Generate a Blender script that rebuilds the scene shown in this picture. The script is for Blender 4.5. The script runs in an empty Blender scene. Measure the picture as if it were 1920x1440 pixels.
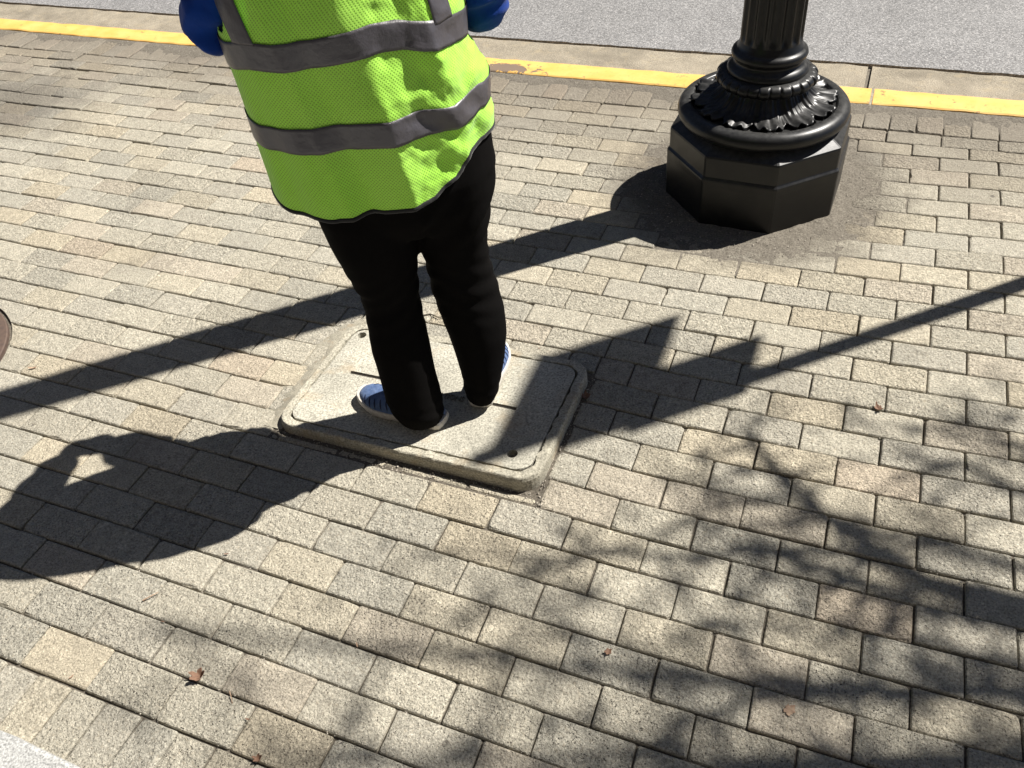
import bpy, bmesh, math, random
from math import sin, cos, pi, radians, sqrt, atan2, hypot
from mathutils import Vector, Matrix, noise

random.seed(7)
SC = bpy.context.scene
COL = SC.collection

# ------------------------------------------------------------------ camera, sky, sun
cam = bpy.data.cameras.new('camera')
camo = bpy.data.objects.new('camera', cam)
COL.objects.link(camo)
cam.sensor_width = 36
cam.lens = 29.474
cam.clip_start = 0.05
cam.clip_end = 500
Rm = [[0.92778, 0.36348, -0.08435], [0.19722, -0.66956, -0.71609], [-0.31676, 0.64774, -0.69289]]
M = Matrix.Identity(4)
for i in range(3):
    M[i][0] = Rm[0][i]
    M[i][1] = -Rm[1][i]
    M[i][2] = -Rm[2][i]
M[0][3], M[1][3], M[2][3] = -0.33668, -1.61133, 1.72937
camo.matrix_world = M
SC.camera = camo

SUN_AZ, SUN_EL = radians(42), radians(51)
w = bpy.data.worlds.new('World')
SC.world = w
w.use_nodes = True
nt = w.node_tree
nt.nodes.clear()
sky = nt.nodes.new('ShaderNodeTexSky')
sky.sky_type = 'NISHITA'
sky.sun_disc = False
sky.sun_elevation = SUN_EL
sky.sun_rotation = pi / 2 - SUN_AZ
sky.air_density = 0.42
sky.dust_density = 0.2
sky.ozone_density = 1.5
bg = nt.nodes.new('ShaderNodeBackground')
bg.inputs['Strength'].default_value = 0.05
wo = nt.nodes.new('ShaderNodeOutputWorld')
nt.links.new(sky.outputs[0], bg.inputs[0])
nt.links.new(bg.outputs[0], wo.inputs[0])
sl = bpy.data.lights.new('sun', 'SUN')
sl.energy = 5.0
sl.angle = radians(0.53)
sl.color = (1.0, 0.955, 0.89)
so = bpy.data.objects.new('sun', sl)
COL.objects.link(so)
SDIR = Vector((cos(SUN_EL) * cos(SUN_AZ), cos(SUN_EL) * sin(SUN_AZ), sin(SUN_EL)))
so.rotation_euler = SDIR.to_track_quat('Z', 'Y').to_euler()
so.location = (6, 5, 9)
SC.view_settings.view_transform = 'Standard'
SC.view_settings.look = 'None'
SC.view_settings.exposure = 0.86
SC.view_settings.gamma = 1

# ------------------------------------------------------------------ helpers
def tag(o, label=None, cat=None, group=None, kind=None):
    if label: o['label'] = label
    if cat: o['category'] = cat
    if group: o['group'] = group
    if kind: o['kind'] = kind
    return o

def empty(name, loc=(0, 0, 0), label=None, cat=None, group=None):
    o = bpy.data.objects.new(name, None)
    COL.objects.link(o)
    o.location = loc
    o.empty_display_size = 0.1
    return tag(o, label, cat, group)

def mesh(name, verts, faces, mat, parent=None, smooth=False, origin=None):
    """verts in world coordinates; origin = world location of the object"""
    me = bpy.data.meshes.new(name)
    off = Vector(origin) if origin is not None else Vector((0, 0, 0))
    if parent is not None:
        off = Vector(world_loc(parent))
    me.from_pydata([tuple(Vector(v) - off) for v in verts], [], faces)
    me.validate()
    if smooth:
        me.polygons.foreach_set('use_smooth', [True] * len(me.polygons))
    me.materials.append(mat)
    o = bpy.data.objects.new(name, me)
    COL.objects.link(o)
    if parent is not None:
        o.parent = parent
    elif origin is not None:
        o.location = origin
    return o

def world_loc(o):
    l = Vector(o.location)
    while o.parent is not None:
        o = o.parent
        l = l + Vector(o.location)
    return l

def evaluated(o):
    dg = bpy.context.evaluated_depsgraph_get()
    dg.update()
    return bpy.data.meshes.new_from_object(o.evaluated_get(dg))

def remeshed(verts, faces, voxel, smooth_it=4):
    """union of overlapping closed shapes into one continuous surface -> (verts, faces)"""
    me = bpy.data.meshes.new('tmp')
    me.from_pydata([tuple(v) for v in verts], [], faces)
    o = bpy.data.objects.new('tmp', me)
    COL.objects.link(o)
    m = o.modifiers.new('r', 'REMESH')
    m.mode = 'VOXEL'
    m.voxel_size = voxel
    if smooth_it:
        s = o.modifiers.new('s', 'SMOOTH')
        s.iterations = smooth_it
        s.factor = 0.5
    e = evaluated(o)
    V = [v.co.copy() for v in e.vertices]
    Fc = [tuple(p.vertices) for p in e.polygons]
    bpy.data.objects.remove(o)
    bpy.data.meshes.remove(me)
    bpy.data.meshes.remove(e)
    return V, Fc

def fbm(x, y, z, o=4):
    return noise.fractal(Vector((x, y, z)), 1.0, 2.0, o)

class NT:
    def __init__(s, name):
        s.m = bpy.data.materials.new(name)
        s.m.use_nodes = True
        s.t = s.m.node_tree
        s.t.nodes.clear()
        s.out = s.n('ShaderNodeOutputMaterial')
        s.b = s.n('ShaderNodeBsdfPrincipled')
        s.t.links.new(s.b.outputs[0], s.out.inputs[0])
    def n(s, typ, **kw):
        nd = s.t.nodes.new(typ)
        for k, v in kw.items():
            if hasattr(nd, k): setattr(nd, k, v)
            else: nd.inputs[k.replace('_', ' ')].default_value = v
        return nd
    def l(s, a, b): s.t.links.new(a, b)
    def pos(s, kind='geo'):
        if kind == 'geo': return s.n('ShaderNodeNewGeometry').outputs['Position']
        return s.n('ShaderNodeTexCoord').outputs['Object']
    def noise(s, vec, scale, detail=4, rough=0.55):
        nd = s.n('ShaderNodeTexNoise')
        nd.inputs['Scale'].default_value = scale
        nd.inputs['Detail'].default_value = detail
        nd.inputs['Roughness'].default_value = rough
        s.l(vec, nd.inputs['Vector'])
        return nd.outputs['Fac']
    def ramp(s, fac, stops):
        r = s.n('ShaderNodeValToRGB')
        el = r.color_ramp.elements
        while len(el) < len(stops): el.new(0.5)
        for e, (p, c) in zip(el, stops):
            e.position = p
            e.color = (c, c, c, 1) if isinstance(c, (int, float)) else (*c, 1)
        s.l(fac, r.inputs[0])
        return r.outputs[0]
    def mix(s, fac, a, b, typ='MIX'):
        m = s.n('ShaderNodeMix', data_type='RGBA', blend_type=typ)
        for sock, val in ((m.inputs[0], fac), (m.inputs[6], a), (m.inputs[7], b)):
            if hasattr(val, 'links'): s.l(val, sock)
            elif isinstance(val, (int, float)): sock.default_value = val
            else: sock.default_value = (*val, 1)
        return m.outputs[2]
    def math(s, op, a, b=None, c=None):
        m = s.n('ShaderNodeMath', operation=op)
        for sock, val in zip(m.inputs, (a, b, c)):
            if val is None: continue
            if hasattr(val, 'links'): s.l(val, sock)
            else: sock.default_value = val
        return m.outputs[0]
    def bump(s, h, strength=0.5, dist=0.002, prev=None):
        b = s.n('ShaderNodeBump')
        b.inputs['Strength'].default_value = strength
        b.inputs['Distance'].default_value = dist
        s.l(h, b.inputs['Height'])
        if prev is not None: s.l(prev, b.inputs['Normal'])
        return b.outputs[0]
    def col(s, c):
        if hasattr(c, 'links'): s.l(c, s.b.inputs['Base Color'])
        else: s.b.inputs['Base Color'].default_value = (*c, 1)
    def rough(s, r, spec=0.3):
        if hasattr(r, 'links'): s.l(r, s.b.inputs['Roughness'])
        else: s.b.inputs['Roughness'].default_value = r
        s.b.inputs['Specular IOR Level'].default_value = spec
    def normal(s, nrm): s.l(nrm, s.b.inputs['Normal'])

def mat_paver():
    k = NT('paver_concrete')
    P = k.pos()
    a = k.n('ShaderNodeAttribute'); a.attribute_name = 'tint'
    rg = k.n('ShaderNodeAttribute'); rg.attribute_name = 'coarse'
    c = a.outputs['Color']
    # mottled aggregate
    n1 = k.noise(P, 190, 3, 0.75)
    c = k.mix(1.0, c, k.ramp(n1, [(0.30, 0.42), (0.45, 0.90), (0.56, 1.10), (0.70, 1.6)]), 'MULTIPLY')
    n2 = k.noise(P, 38, 3, 0.6)
    c = k.mix(1.0, c, k.ramp(n2, [(0.3, 0.84), (0.7, 1.14)]), 'MULTIPLY')
    n2b = k.noise(P, 120, 2, 0.6)
    c = k.mix(k.ramp(n2b, [(0.55, 0.0), (0.75, 0.35)]), c, (0.45, 0.37, 0.26))
    # pits
    v = k.n('ShaderNodeTexVoronoi', feature='F1'); v.inputs['Scale'].default_value = 185
    k.l(P, v.inputs['Vector'])
    pit = k.ramp(v.outputs['Distance'], [(0.10, 0.0), (0.36, 1.0)])
    nm = k.noise(P, 75, 3, 0.7)
    pm = k.math('MULTIPLY', k.ramp(nm, [(0.46, 0.0), (0.58, 1.0)]), rg.outputs['Fac'])
    pitm = k.math('MULTIPLY', k.math('SUBTRACT', 1.0, pit), pm)
    c = k.mix(k.math('MULTIPLY', pitm, 0.75), c, (0.05, 0.045, 0.04))
    # grime that follows no light: broad stains, dirt near kerb
    n3 = k.noise(P, 2.3, 5, 0.6)
    c = k.mix(k.ramp(n3, [(0.56, 0.0), (0.72, 0.35)]), c, (0.13, 0.115, 0.095))
    sp = k.n('ShaderNodeSeparateXYZ'); k.l(P, sp.inputs[0])
    yk = k.math('ADD', sp.outputs[1], k.math('MULTIPLY', k.noise(P, 5, 4, 0.6), 0.5))
    c = k.mix(k.ramp(k.math('SUBTRACT', yk, 1.35), [(0.05, 0.0), (0.80, 0.72)]), c, (0.175, 0.15, 0.12))
    lx = k.math('ADD', sp.outputs[0], 0.645); ly = k.math('SUBTRACT', sp.outputs[1], 1.262)
    ld = k.math('SQRT', k.math('ADD', k.math('MULTIPLY', lx, lx), k.math('MULTIPLY', ly, ly)))
    ld = k.math('ADD', ld, k.math('MULTIPLY', k.math('SUBTRACT', k.noise(P, 9, 5, 0.7), 0.5), 0.35))
    c = k.mix(k.ramp(ld, [(0.38, 0.85), (0.60, 0.0)]), c, (0.12, 0.105, 0.085))
    # gum and oil drips
    vg = k.n('ShaderNodeTexVoronoi', feature='F1'); vg.inputs['Scale'].default_value = 4.2
    vec = k.n('ShaderNodeVectorMath', operation='ADD'); k.l(P, vec.inputs[0])
    nz = k.n('ShaderNodeTexNoise'); nz.inputs['Scale'].default_value = 45; k.l(P, nz.inputs['Vector'])
    vs = k.n('ShaderNodeVectorMath', operation='SCALE'); k.l(nz.outputs['Color'], vs.inputs[0]); vs.inputs['Scale'].default_value = 0.012
    k.l(vs.outputs[0], vec.inputs[1]); k.l(vec.outputs[0], vg.inputs['Vector'])
    c = k.mix(k.ramp(vg.outputs['Distance'], [(0.022, 0.6), (0.034, 0.0)]), c, (0.07, 0.062, 0.055))
    # old oily patch at far left
    dx = k.math('SUBTRACT', sp.outputs[0], -4.35); dy = k.math('SUBTRACT', sp.outputs[1], 1.15)
    d = k.math('SQRT', k.math('ADD', k.math('MULTIPLY', dx, dx), k.math('MULTIPLY', k.math('MULTIPLY', dy, dy), 2.2)))
    d = k.math('ADD', d, k.math('MULTIPLY', k.noise(P, 4, 4, 0.6), 0.7))
    c = k.mix(k.ramp(d, [(0.6, 0.6), (1.0, 0.0)]), c, (0.09, 0.08, 0.07))
    k.col(c)
    k.rough(0.92, 0.18)
    h = k.noise(P, 210, 4, 0.75)
    hh = k.math('ADD', h, k.math('MULTIPLY', pitm, -1.3))
    b = k.bump(hh, 0.8, 0.007)
    b = k.bump(k.math('MULTIPLY', k.noise(P, 85, 3, 0.6), k.math('ADD', k.math('MULTIPLY', rg.outputs['Fac'], 1.0), 0.25)), 0.8, 0.010, b)
    k.normal(b)
    return k.m

def mat_soil(name, c1, c2, bs=0.7):
    k = NT(name); P = k.pos()
    k.col(k.mix(k.ramp(k.noise(P, 160, 4, 0.7), [(0.35, 0.0), (0.7, 1.0)]), c1, c2))
    k.rough(0.95, 0.1)
    k.normal(k.bump(k.noise(P, 300, 4, 0.8), bs, 0.003))
    return k.m

def mat_concrete(name, c, warm=None, stain=0.35, scale=1.0, pits=True):
    k = NT(name); P = k.pos()
    n1 = k.noise(P, 420 * scale, 3, 0.7)
    cc = k.mix(1.0, c, k.ramp(n1, [(0.32, 0.50), (0.5, 1.0), (0.68, 1.5)]), 'MULTIPLY')
    cc = k.mix(1.0, cc, k.ramp(k.noise(P, 14 * scale, 5, 0.65), [(0.32, 0.8), (0.68, 1.12)]), 'MULTIPLY')
    cc = k.mix(k.ramp(k.noise(P, 5 * scale, 5, 0.65), [(0.5, 0.0), (0.72, stain)]), cc, tuple(x * 0.35 for x in c))
    if warm: cc = k.mix(k.ramp(k.noise(P, 30 * scale, 4, 0.6), [(0.55, 0.0), (0.72, 0.5)]), cc, warm)
    k.col(cc); k.rough(0.9, 0.2)
    h = k.noise(P, 330 * scale, 4, 0.75)
    b = k.bump(h, 0.6, 0.004)
    b = k.bump(k.noise(P, 26 * scale, 4, 0.6), 0.3, 0.01, b)
    k.normal(b)
    return k.m

def mat_yellow():
    k = NT('yellow_kerb_paint'); P = k.pos()
    n = k.noise(P, 22, 6, 0.7)
    base = k.mix(k.ramp(k.noise(P, 9, 4, 0.6), [(0.35, 0.0), (0.7, 1.0)]), (0.70, 0.41, 0.10), (0.79, 0.49, 0.16))
    base = k.mix(k.ramp(k.noise(P, 60, 4, 0.7), [(0.55, 0.0), (0.8, 0.5)]), base, (0.35, 0.2, 0.05))
    # one long chip where the paint is gone
    sp = k.n('ShaderNodeSeparateXYZ'); k.l(P, sp.inputs[0])
    dx = k.math('DIVIDE', k.math('ADD', sp.outputs[0], 1.95), 0.16)
    dy = k.math('DIVIDE', k.math('SUBTRACT', sp.outputs[1], 2.05), 0.05)
    d = k.math('SQRT', k.math('ADD', k.math('MULTIPLY', dx, dx), k.math('MULTIPLY', dy, dy)))
    d = k.math('ADD', d, k.math('MULTIPLY', k.math('SUBTRACT', n, 0.5), 4.0))
    m1 = k.ramp(d, [(0.75, 1.0), (0.9, 0.0)])
    m2 = k.ramp(n, [(0.635, 0.0), (0.665, 0.9)])
    m = k.math('MAXIMUM', m1, m2)
    k.col(k.mix(m, base, (0.20, 0.15, 0.11)))
    k.rough(0.6, 0.35)
    b = k.bump(k.noise(P, 240, 4, 0.7), 0.35, 0.002)
    b = k.bump(k.math('SUBTRACT', 1.0, m), 0.6, 0.004, b)
    k.normal(b)
    return k.m

def mat_asphalt():
    k = NT('asphalt'); P = k.pos()
    v = k.n('ShaderNodeTexVoronoi', feature='F1'); v.inputs['Scale'].default_value = 160
    k.l(P, v.inputs['Vector'])
    hsv = k.n('ShaderNodeSeparateColor'); k.l(v.outputs['Color'], hsv.inputs[0])
    c = k.ramp(hsv.outputs[0], [(0.0, (0.14, 0.139, 0.138)), (0.45, (0.225, 0.223, 0.222)), (0.8, (0.29, 0.286, 0.282)), (1.0, (0.42, 0.41, 0.40))])
    c = k.mix(k.ramp(v.outputs['Distance'], [(0.5, 0.0), (0.8, 0.7)]), c, (0.10, 0.098, 0.095))
    c = k.mix(1.0, c, k.ramp(k.noise(P, 3, 5, 0.6), [(0.3, 0.9), (0.7, 1.1)]), 'MULTIPLY')
    k.col(c); k.rough(0.85, 0.3)
    k.normal(k.bump(k.math('SUBTRACT', 1.0, v.outputs['Distance']), 0.4, 0.003))
    return k.m

def mat_paint_black():
    k = NT('black_lamp_paint'); P = k.pos()
    n = k.noise(P, 30, 5, 0.7)
    c = k.mix(k.ramp(n, [(0.5, 0.0), (0.8, 0.5)]), (0.0035, 0.004, 0.005), (0.010, 0.010, 0.011))
    # upward faces lightened: dust, plus the sunlit grey sheen put into the colour
    g = k.n('ShaderNodeNewGeometry'); sp = k.n('ShaderNodeSeparateXYZ'); k.l(g.outputs['Normal'], sp.inputs[0])
    up = k.ramp(sp.outputs[2], [(0.45, 0.0), (0.95, 0.55)])
    du = k.math('MULTIPLY', up, k.ramp(k.noise(P, 60, 4, 0.7), [(0.35, 0.25), (0.7, 0.8)]))
    c = k.mix(du, c, (0.12, 0.118, 0.112))
    k.col(c)
    k.rough(k.ramp(k.noise(P, 18, 4, 0.6), [(0.3, 0.30), (0.7, 0.44)]), 0.36)
    k.normal(k.bump(k.noise(P, 140, 3, 0.6), 0.12, 0.001))
    return k.m

def mat_vest(name='lime_mesh_fabric'):
    k = NT(name)
    uv = k.n('ShaderNodeUVMap'); uv.uv_map = 'cloth'
    sp = k.n('ShaderNodeSeparateXYZ'); k.l(uv.outputs[0], sp.inputs[0])
    kk = 2 * pi / 0.0150
    a = k.math('SINE', k.math('MULTIPLY', k.math('ADD', sp.outputs[0], sp.outputs[1]), kk))
    b_ = k.math('SINE', k.math('MULTIPLY', k.math('SUBTRACT', sp.outputs[0], sp.outputs[1]), kk))
    d = k.math('MULTIPLY', a, b_)
    d = k.math('ABSOLUTE', d)
    hole = k.ramp(d, [(0.50, 0.0), (0.80, 1.0)])
    P = k.pos()
    base = k.mix(k.ramp(k.noise(P, 7, 3, 0.5), [(0.3, 0.0), (0.7, 1.0)]), (0.50, 0.97, 0.10), (0.56, 0.99, 0.14))
    c = k.mix(k.math('MULTIPLY', hole, 0.52), base, (0.07, 0.16, 0.01))
    k.b.inputs['Sheen Weight'].default_value = 0.25
    k.col(c); k.rough(0.75, 0.2)
    bb = k.bump(k.math('SUBTRACT', 1.0, hole), 0.4, 0.0012)
    bb = k.bump(k.noise(P, 30, 4, 0.6), 0.25, 0.006, bb)
    k.normal(bb)
    tr = k.n('ShaderNodeBsdfTranslucent'); k.l(k.mix(0.35, c, (0.40, 0.97, 0.10)), tr.inputs[0]); k.l(bb, tr.inputs['Normal'])
    mx = k.n('ShaderNodeMixShader'); mx.inputs[0].default_value = 0.24
    k.l(k.b.outputs[0], mx.inputs[1]); k.l(tr.outputs[0], mx.inputs[2])
    k.l(mx.outputs[0], k.out.inputs[0])
    return k.m

def mat_cloth(name, c, rough=0.9, sheen=0.3, bs=0.3, sc=25, spec=0.2, c2=None):
    k = NT(name); P = k.pos()
    n = k.noise(P, sc, 4, 0.6)
    if c2: k.col(k.mix(k.ramp(n, [(0.35, 0.0), (0.7, 1.0)]), c, c2))
    else: k.col(c)
    k.rough(rough, spec)
    k.b.inputs['Sheen Weight'].default_value = sheen
    b = k.bump(k.noise(P, 700, 2, 0.6), 0.25, 0.0008)
    k.normal(k.bump(n, bs, 0.01, b))
    return k.m

def mat_simple(name, c, rough=0.6, spec=0.4, c2=None, sc=60, bs=0.1, metal=0):
    k = NT(name); P = k.pos()
    n = k.noise(P, sc, 4, 0.6)
    k.col(k.mix(k.ramp(n, [(0.35, 0.0), (0.7, 1.0)]), c, c2 or tuple(x * 0.75 for x in c)))
    k.rough(rough, spec); k.b.inputs['Metallic'].default_value = metal
    k.normal(k.bump(n, bs, 0.003))
    return k.m

MP = mat_paver()
MSOIL = mat_soil('joint_sand', (0.07, 0.062, 0.05), (0.20, 0.175, 0.14))
MDIRT = mat_soil('packed_dirt', (0.09, 0.08, 0.065), (0.25, 0.225, 0.185))
MMORTAR = mat_concrete('crumbling_mortar', (0.34, 0.315, 0.25), warm=(0.30, 0.22, 0.14), stain=0.6)
MKERB = mat_yellow()
MASPH = mat_asphalt()
MGUT = mat_concrete('gutter_concrete', (0.30, 0.265, 0.205), warm=(0.36, 0.30, 0.2), stain=0.55, scale=0.5)
MSLAB = mat_concrete('pale_slab', (0.40, 0.40, 0.385), stain=0.15, scale=0.5)
MBOX = mat_concrete('box_frame_concrete', (0.40, 0.375, 0.30), warm=(0.38, 0.29, 0.18), stain=0.4, scale=0.42)
MLETT = mat_concrete('dark_raised_letters', (0.22, 0.205, 0.17), stain=0.5, scale=0.6)  # raised letters coloured darker than the lid
MLID = mat_concrete('box_lid_concrete', (0.43, 0.41, 0.34), warm=(0.45, 0.36, 0.24), stain=0.35, scale=0.42)
MBLK = mat_paint_black()
MVEST = mat_vest()
MBAND = mat_cloth('grey_reflective_tape', (0.062, 0.057, 0.064), 0.42, 0.0, 0.3, 28, 0.65, (0.070, 0.065, 0.073))
MBIND = mat_cloth('black_binding', (0.012, 0.012, 0.013), 0.7, 0.2)
MPANT = mat_cloth('black_trousers', (0.0050, 0.0046, 0.0045), 0.9, 0.0, 0.15, 14, 0.04)
MJACK = mat_cloth('royal_blue_fleece', (0.0015, 0.026, 0.18), 0.85, 0.08, 0.5, 12, 0.15, (0.002, 0.04, 0.26))
MSKIN = mat_simple('skin', (0.50, 0.27, 0.18), 0.55, 0.4, (0.42, 0.21, 0.14), 40, 0.1)
MHAIR = mat_simple('dark_hair', (0.03, 0.018, 0.01), 0.5, 0.5, (0.06, 0.035, 0.02), 90, 0.5)
MSHOE = mat_cloth('blue_shoe_knit', (0.055, 0.10, 0.215), 0.75, 0.1, 0.4, 60, 0.25, (0.11, 0.165, 0.30))
MSOLE = mat_simple('white_rubber', (0.62, 0.59, 0.53), 0.6, 0.4, (0.48, 0.44, 0.38), 80, 0.2)
MSLOT = mat_simple('navy_strap', (0.012, 0.018, 0.05), 0.7, 0.3)
MLEAF = mat_simple('dry_brown_leaf', (0.22, 0.13, 0.085), 0.75, 0.3, (0.13, 0.075, 0.05), 90, 0.6)
MLEAF2 = mat_simple('pale_tan_leaf', (0.40, 0.29, 0.20), 0.75, 0.3, (0.28, 0.18, 0.12), 90, 0.6)
MRUST = mat_simple('rusty_iron', (0.12, 0.082, 0.062), 0.75, 0.4, (0.085, 0.06, 0.05), 50, 0.6, 0.1)
MSTEEL = mat_simple('galvanised_steel', (0.35, 0.35, 0.34), 0.45, 0.5, (0.25, 0.25, 0.25), 30, 0.1, 0.8)
MBOLTSLOT = mat_simple('dark_bolt_slot_shade', (0.02, 0.018, 0.016), 0.6, 0.3, (0.05, 0.04, 0.03), 200, 0.3, 0.5)  # for the bolts and for the painted shade in the lid slots
MBARK = mat_simple('bark', (0.16, 0.12, 0.09), 0.9, 0.2, (0.09, 0.07, 0.05), 25, 0.8)
MGREEN = mat_simple('tree_leaf', (0.07, 0.11, 0.03), 0.6, 0.4, (0.05, 0.08, 0.02), 10, 0.1)
MSIGN = mat_simple('sign_white', (0.75, 0.75, 0.73), 0.5, 0.4)
MGRIT = mat_simple('pale_grit', (0.55, 0.50, 0.42), 0.8, 0.3, (0.25, 0.22, 0.18), 120, 0.2)

# ------------------------------------------------------------------ ground
BOX = (-1.725, -0.915, -0.365, 0.118)        # utility box outline on the ground
COVER = (-3.15, -0.50, 0.353)
LAMP = Vector((-0.645, 1.262, 0))

WC = [[-0.00053, 0.00037], [-0.00602, -0.00304], [0.01886, 0.01682], [-0.01773, 0.00729], [0.017, 0.05432], [-0.03028, 0.03272], [0.0145, 0.0024], [0.02892, 0.0633], [-0.00968, 0.01918], [0.01054, 0.01893]]
def warp(x, y):
    """real paving drifts off its grid by up to two centimetres"""
    cx = min(max(x, -2.9), 0.2); cy = min(max(y, -1.1), 1.55)
    X, Y = cx / 1.5, cy / 1.5
    dx = dy = 0; k = 0
    for i in range(4):
        for j in range(4 - i):
            t = X ** i * Y ** j
            dx += WC[k][0] * t; dy += WC[k][1] * t; k += 1
    fade = min(1, max(0, (1.78 - y) / 0.2)) * min(1, max(0, (y + 1.19) / 0.12))
    s = 1.0
    d = max(BOX[0] - x, x - BOX[1], BOX[2] - y, y - BOX[3])
    s = min(1, max(0, d / 0.25))
    return x + dx * s * min(1, max(0, (y + 1.19) / 0.12)), y + dy * fade * s

TINTS = [((0.407, 0.381, 0.300), 5), ((0.427, 0.391, 0.297), 4), ((0.431, 0.404, 0.318), 4), ((0.417, 0.377, 0.293), 2), ((0.380, 0.361, 0.291), 3), ((0.397, 0.374, 0.300), 3), ((0.437, 0.391, 0.288), 1.5), ((0.440, 0.381, 0.287), 0.4)]
def pick_tint(x):
    tot = sum(w_ for _, w_ in TINTS); r = random.uniform(0, tot)
    for c, w_ in TINTS:
        r -= w_
        if r <= 0: break
    k = random.uniform(0.89, 1.03)
    return tuple(v * k for v in c)

pv, pf, ptint, pcoarse = [], [], [], []
def add_brick(x0, x1, y0, y1, joint=0.0036):
    x0 += joint / 2; x1 -= joint / 2; y0 += joint / 2; y1 -= joint / 2
    if x1 - x0 < 0.012 or y1 - y0 < 0.012: return
    cx, cy = (x0 + x1) / 2, (y0 + y1) / 2
    w2, h2 = (x1 - x0) / 2, (y1 - y0) / 2
    # sunk centres under the lamp base are not needed
    if hypot(cx - LAMP.x, cy - LAMP.y) < 0.19: return
    dz = random.gauss(0, 0.0011) + 0.004 * noise.noise(Vector((cx * 0.9, cy * 0.9, 3))) 
    if cx < -2.2 and cy > 0.9: dz += random.gauss(0, 0.0022)
    tx, ty = random.gauss(0, 0.007), random.gauss(0, 0.010)
    rot = random.gauss(0, 0.004)
    jx, jy = random.gauss(0, 0.0007), random.gauss(0, 0.0007)
    def ring(inset, z, r):
        out = []
        a, b = w2 - inset, h2 - inset
        r = min(r, a * 0.8, b * 0.8)
        seg = 7
        for (sx, sy, a0) in ((1, 1, 0), (-1, 1, 90), (-1, -1, 180), (1, -1, 270)):
            for q in range(4):
                an = radians(a0 + q * 30)
                out.append((sx * (a - r) + r * cos(an), sy * (b - r) + r * sin(an)))
            # points along the following side
            if sx == 1 and sy == 1: p, e = (a - r, b), (-(a - r), b)
            elif sx == -1 and sy == 1: p, e = (-a, b - r), (-a, -(b - r))
            elif sx == -1: p, e = (-(a - r), -b), (a - r, -b)
            else: p, e = (a, -(b - r)), (a, b - r)
            n_ = seg if abs(p[1] - e[1]) < 1e-6 else 4
            for q in range(1, n_):
                t = q / n_
                out.append((p[0] + (e[0] - p[0]) * t, p[1] + (e[1] - p[1]) * t))
        return [(x, y, z) for x, y in out]
    rings = [ring(0.0, -0.035, 0.004), ring(0.0, -0.0045, 0.005), ring(0.0022, -0.0012, 0.006), ring(0.006, 0.0, 0.007)]
    base = len(pv)
    n_ = len(rings[0])
    sd = random.uniform(0, 100)
    chips = []
    for _ in range(random.choice([0, 0, 0, 1, 1, 2])):
        if random.random() < 0.5: chips.append((random.choice([-w2, w2]), random.choice([-h2, h2]), random.uniform(0.006, 0.014)))
        elif random.random() < 0.5: chips.append((random.uniform(-w2, w2), random.choice([-h2, h2]), random.uniform(0.005, 0.010)))
        else: chips.append((random.choice([-w2, w2]), random.uniform(-h2, h2), random.uniform(0.005, 0.010)))
    for ri, rg in enumerate(rings):
        for (x, y, z) in rg:
            if ri > 0:
                nn = noise.noise(Vector((cx * 3 + x * 70, cy * 3 + y * 70, sd)))
                k = 1 + nn * 0.006
                x *= k; y *= k
                z += nn * 0.0009 * (ri > 1)
                for (hx, hy, hr_) in (chips if ri < 3 else ()):
                    dd = hypot(x - hx, y - hy)
                    if dd < hr_: z -= 0.006 * (1 - dd / hr_) + 0.002
            X = cx + jx + x * cos(rot) - y * sin(rot); Y = cy + jy + x * sin(rot) + y * cos(rot)
            X, Y = warp(X, Y)
            d = hypot(X - COVER[0], Y - COVER[1])
            if d < COVER[2] + 0.012:
                f = (COVER[2] + 0.012) / max(d, 1e-3)
                X = COVER[0] + (X - COVER[0]) * f; Y = COVER[1] + (Y - COVER[1]) * f
            pv.append((X, Y, z + dz + tx * x + ty * y))
    X, Y = warp(cx, cy)
    d = hypot(X - COVER[0], Y - COVER[1])
    if d < COVER[2] - 0.05:
        del pv[base:]
        return
    if d < COVER[2] + 0.03:
        X = COVER[0] + (X - COVER[0]) * (COVER[2] + 0.03) / d; Y = COVER[1] + (Y - COVER[1]) * (COVER[2] + 0.03) / d
    pv.append((X, Y, dz + 0.0003))
    cidx = len(pv) - 1
    for r in range(3):
        for i in range(n_):
            j = (i + 1) % n_
            pf.append((base + r * n_ + i, base + r * n_ + j, base + (r + 1) * n_ + j, base + (r + 1) * n_ + i))
    for i in range(n_):
        pf.append((base + 3 * n_ + i, base + 3 * n_ + (i + 1) % n_, cidx))
    t = pick_tint(cx); t = (t[0] * 1.07, t[1] * 1.06, t[2] * 1.085)
    cr = random.choice([0.15, 0.3, 0.5, 0.9]) * (1.0 if cx < -1.9 else 1.15)
    if cy < 0.3 and cx > -1.6: cr = min(1, cr + 0.35)
    cnt = len(pv) - base
    ptint.extend([t] * cnt); pcoarse.extend([cr] * cnt)

def clip_brick(x0, x1, y0, y1):
    bx0, bx1, by0, by1 = BOX[0] - 0.004, BOX[1] + 0.008, BOX[2] - 0.012, BOX[3] + 0.004
    if x1 <= bx0 or x0 >= bx1 or y1 <= by0 or y0 >= by1:
        return add_brick(x0, x1, y0, y1)
    if x0 < bx0: add_brick(x0, bx0, y0, y1)
    if x1 > bx1: add_brick(bx1, x1, y0, y1)
    mx0, mx1 = max(x0, bx0), min(x1, bx1)
    if y0 < by0: add_brick(mx0, mx1, y0, by0)
    if y1 > by1: add_brick(mx0, mx1, by1, y1)

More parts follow.
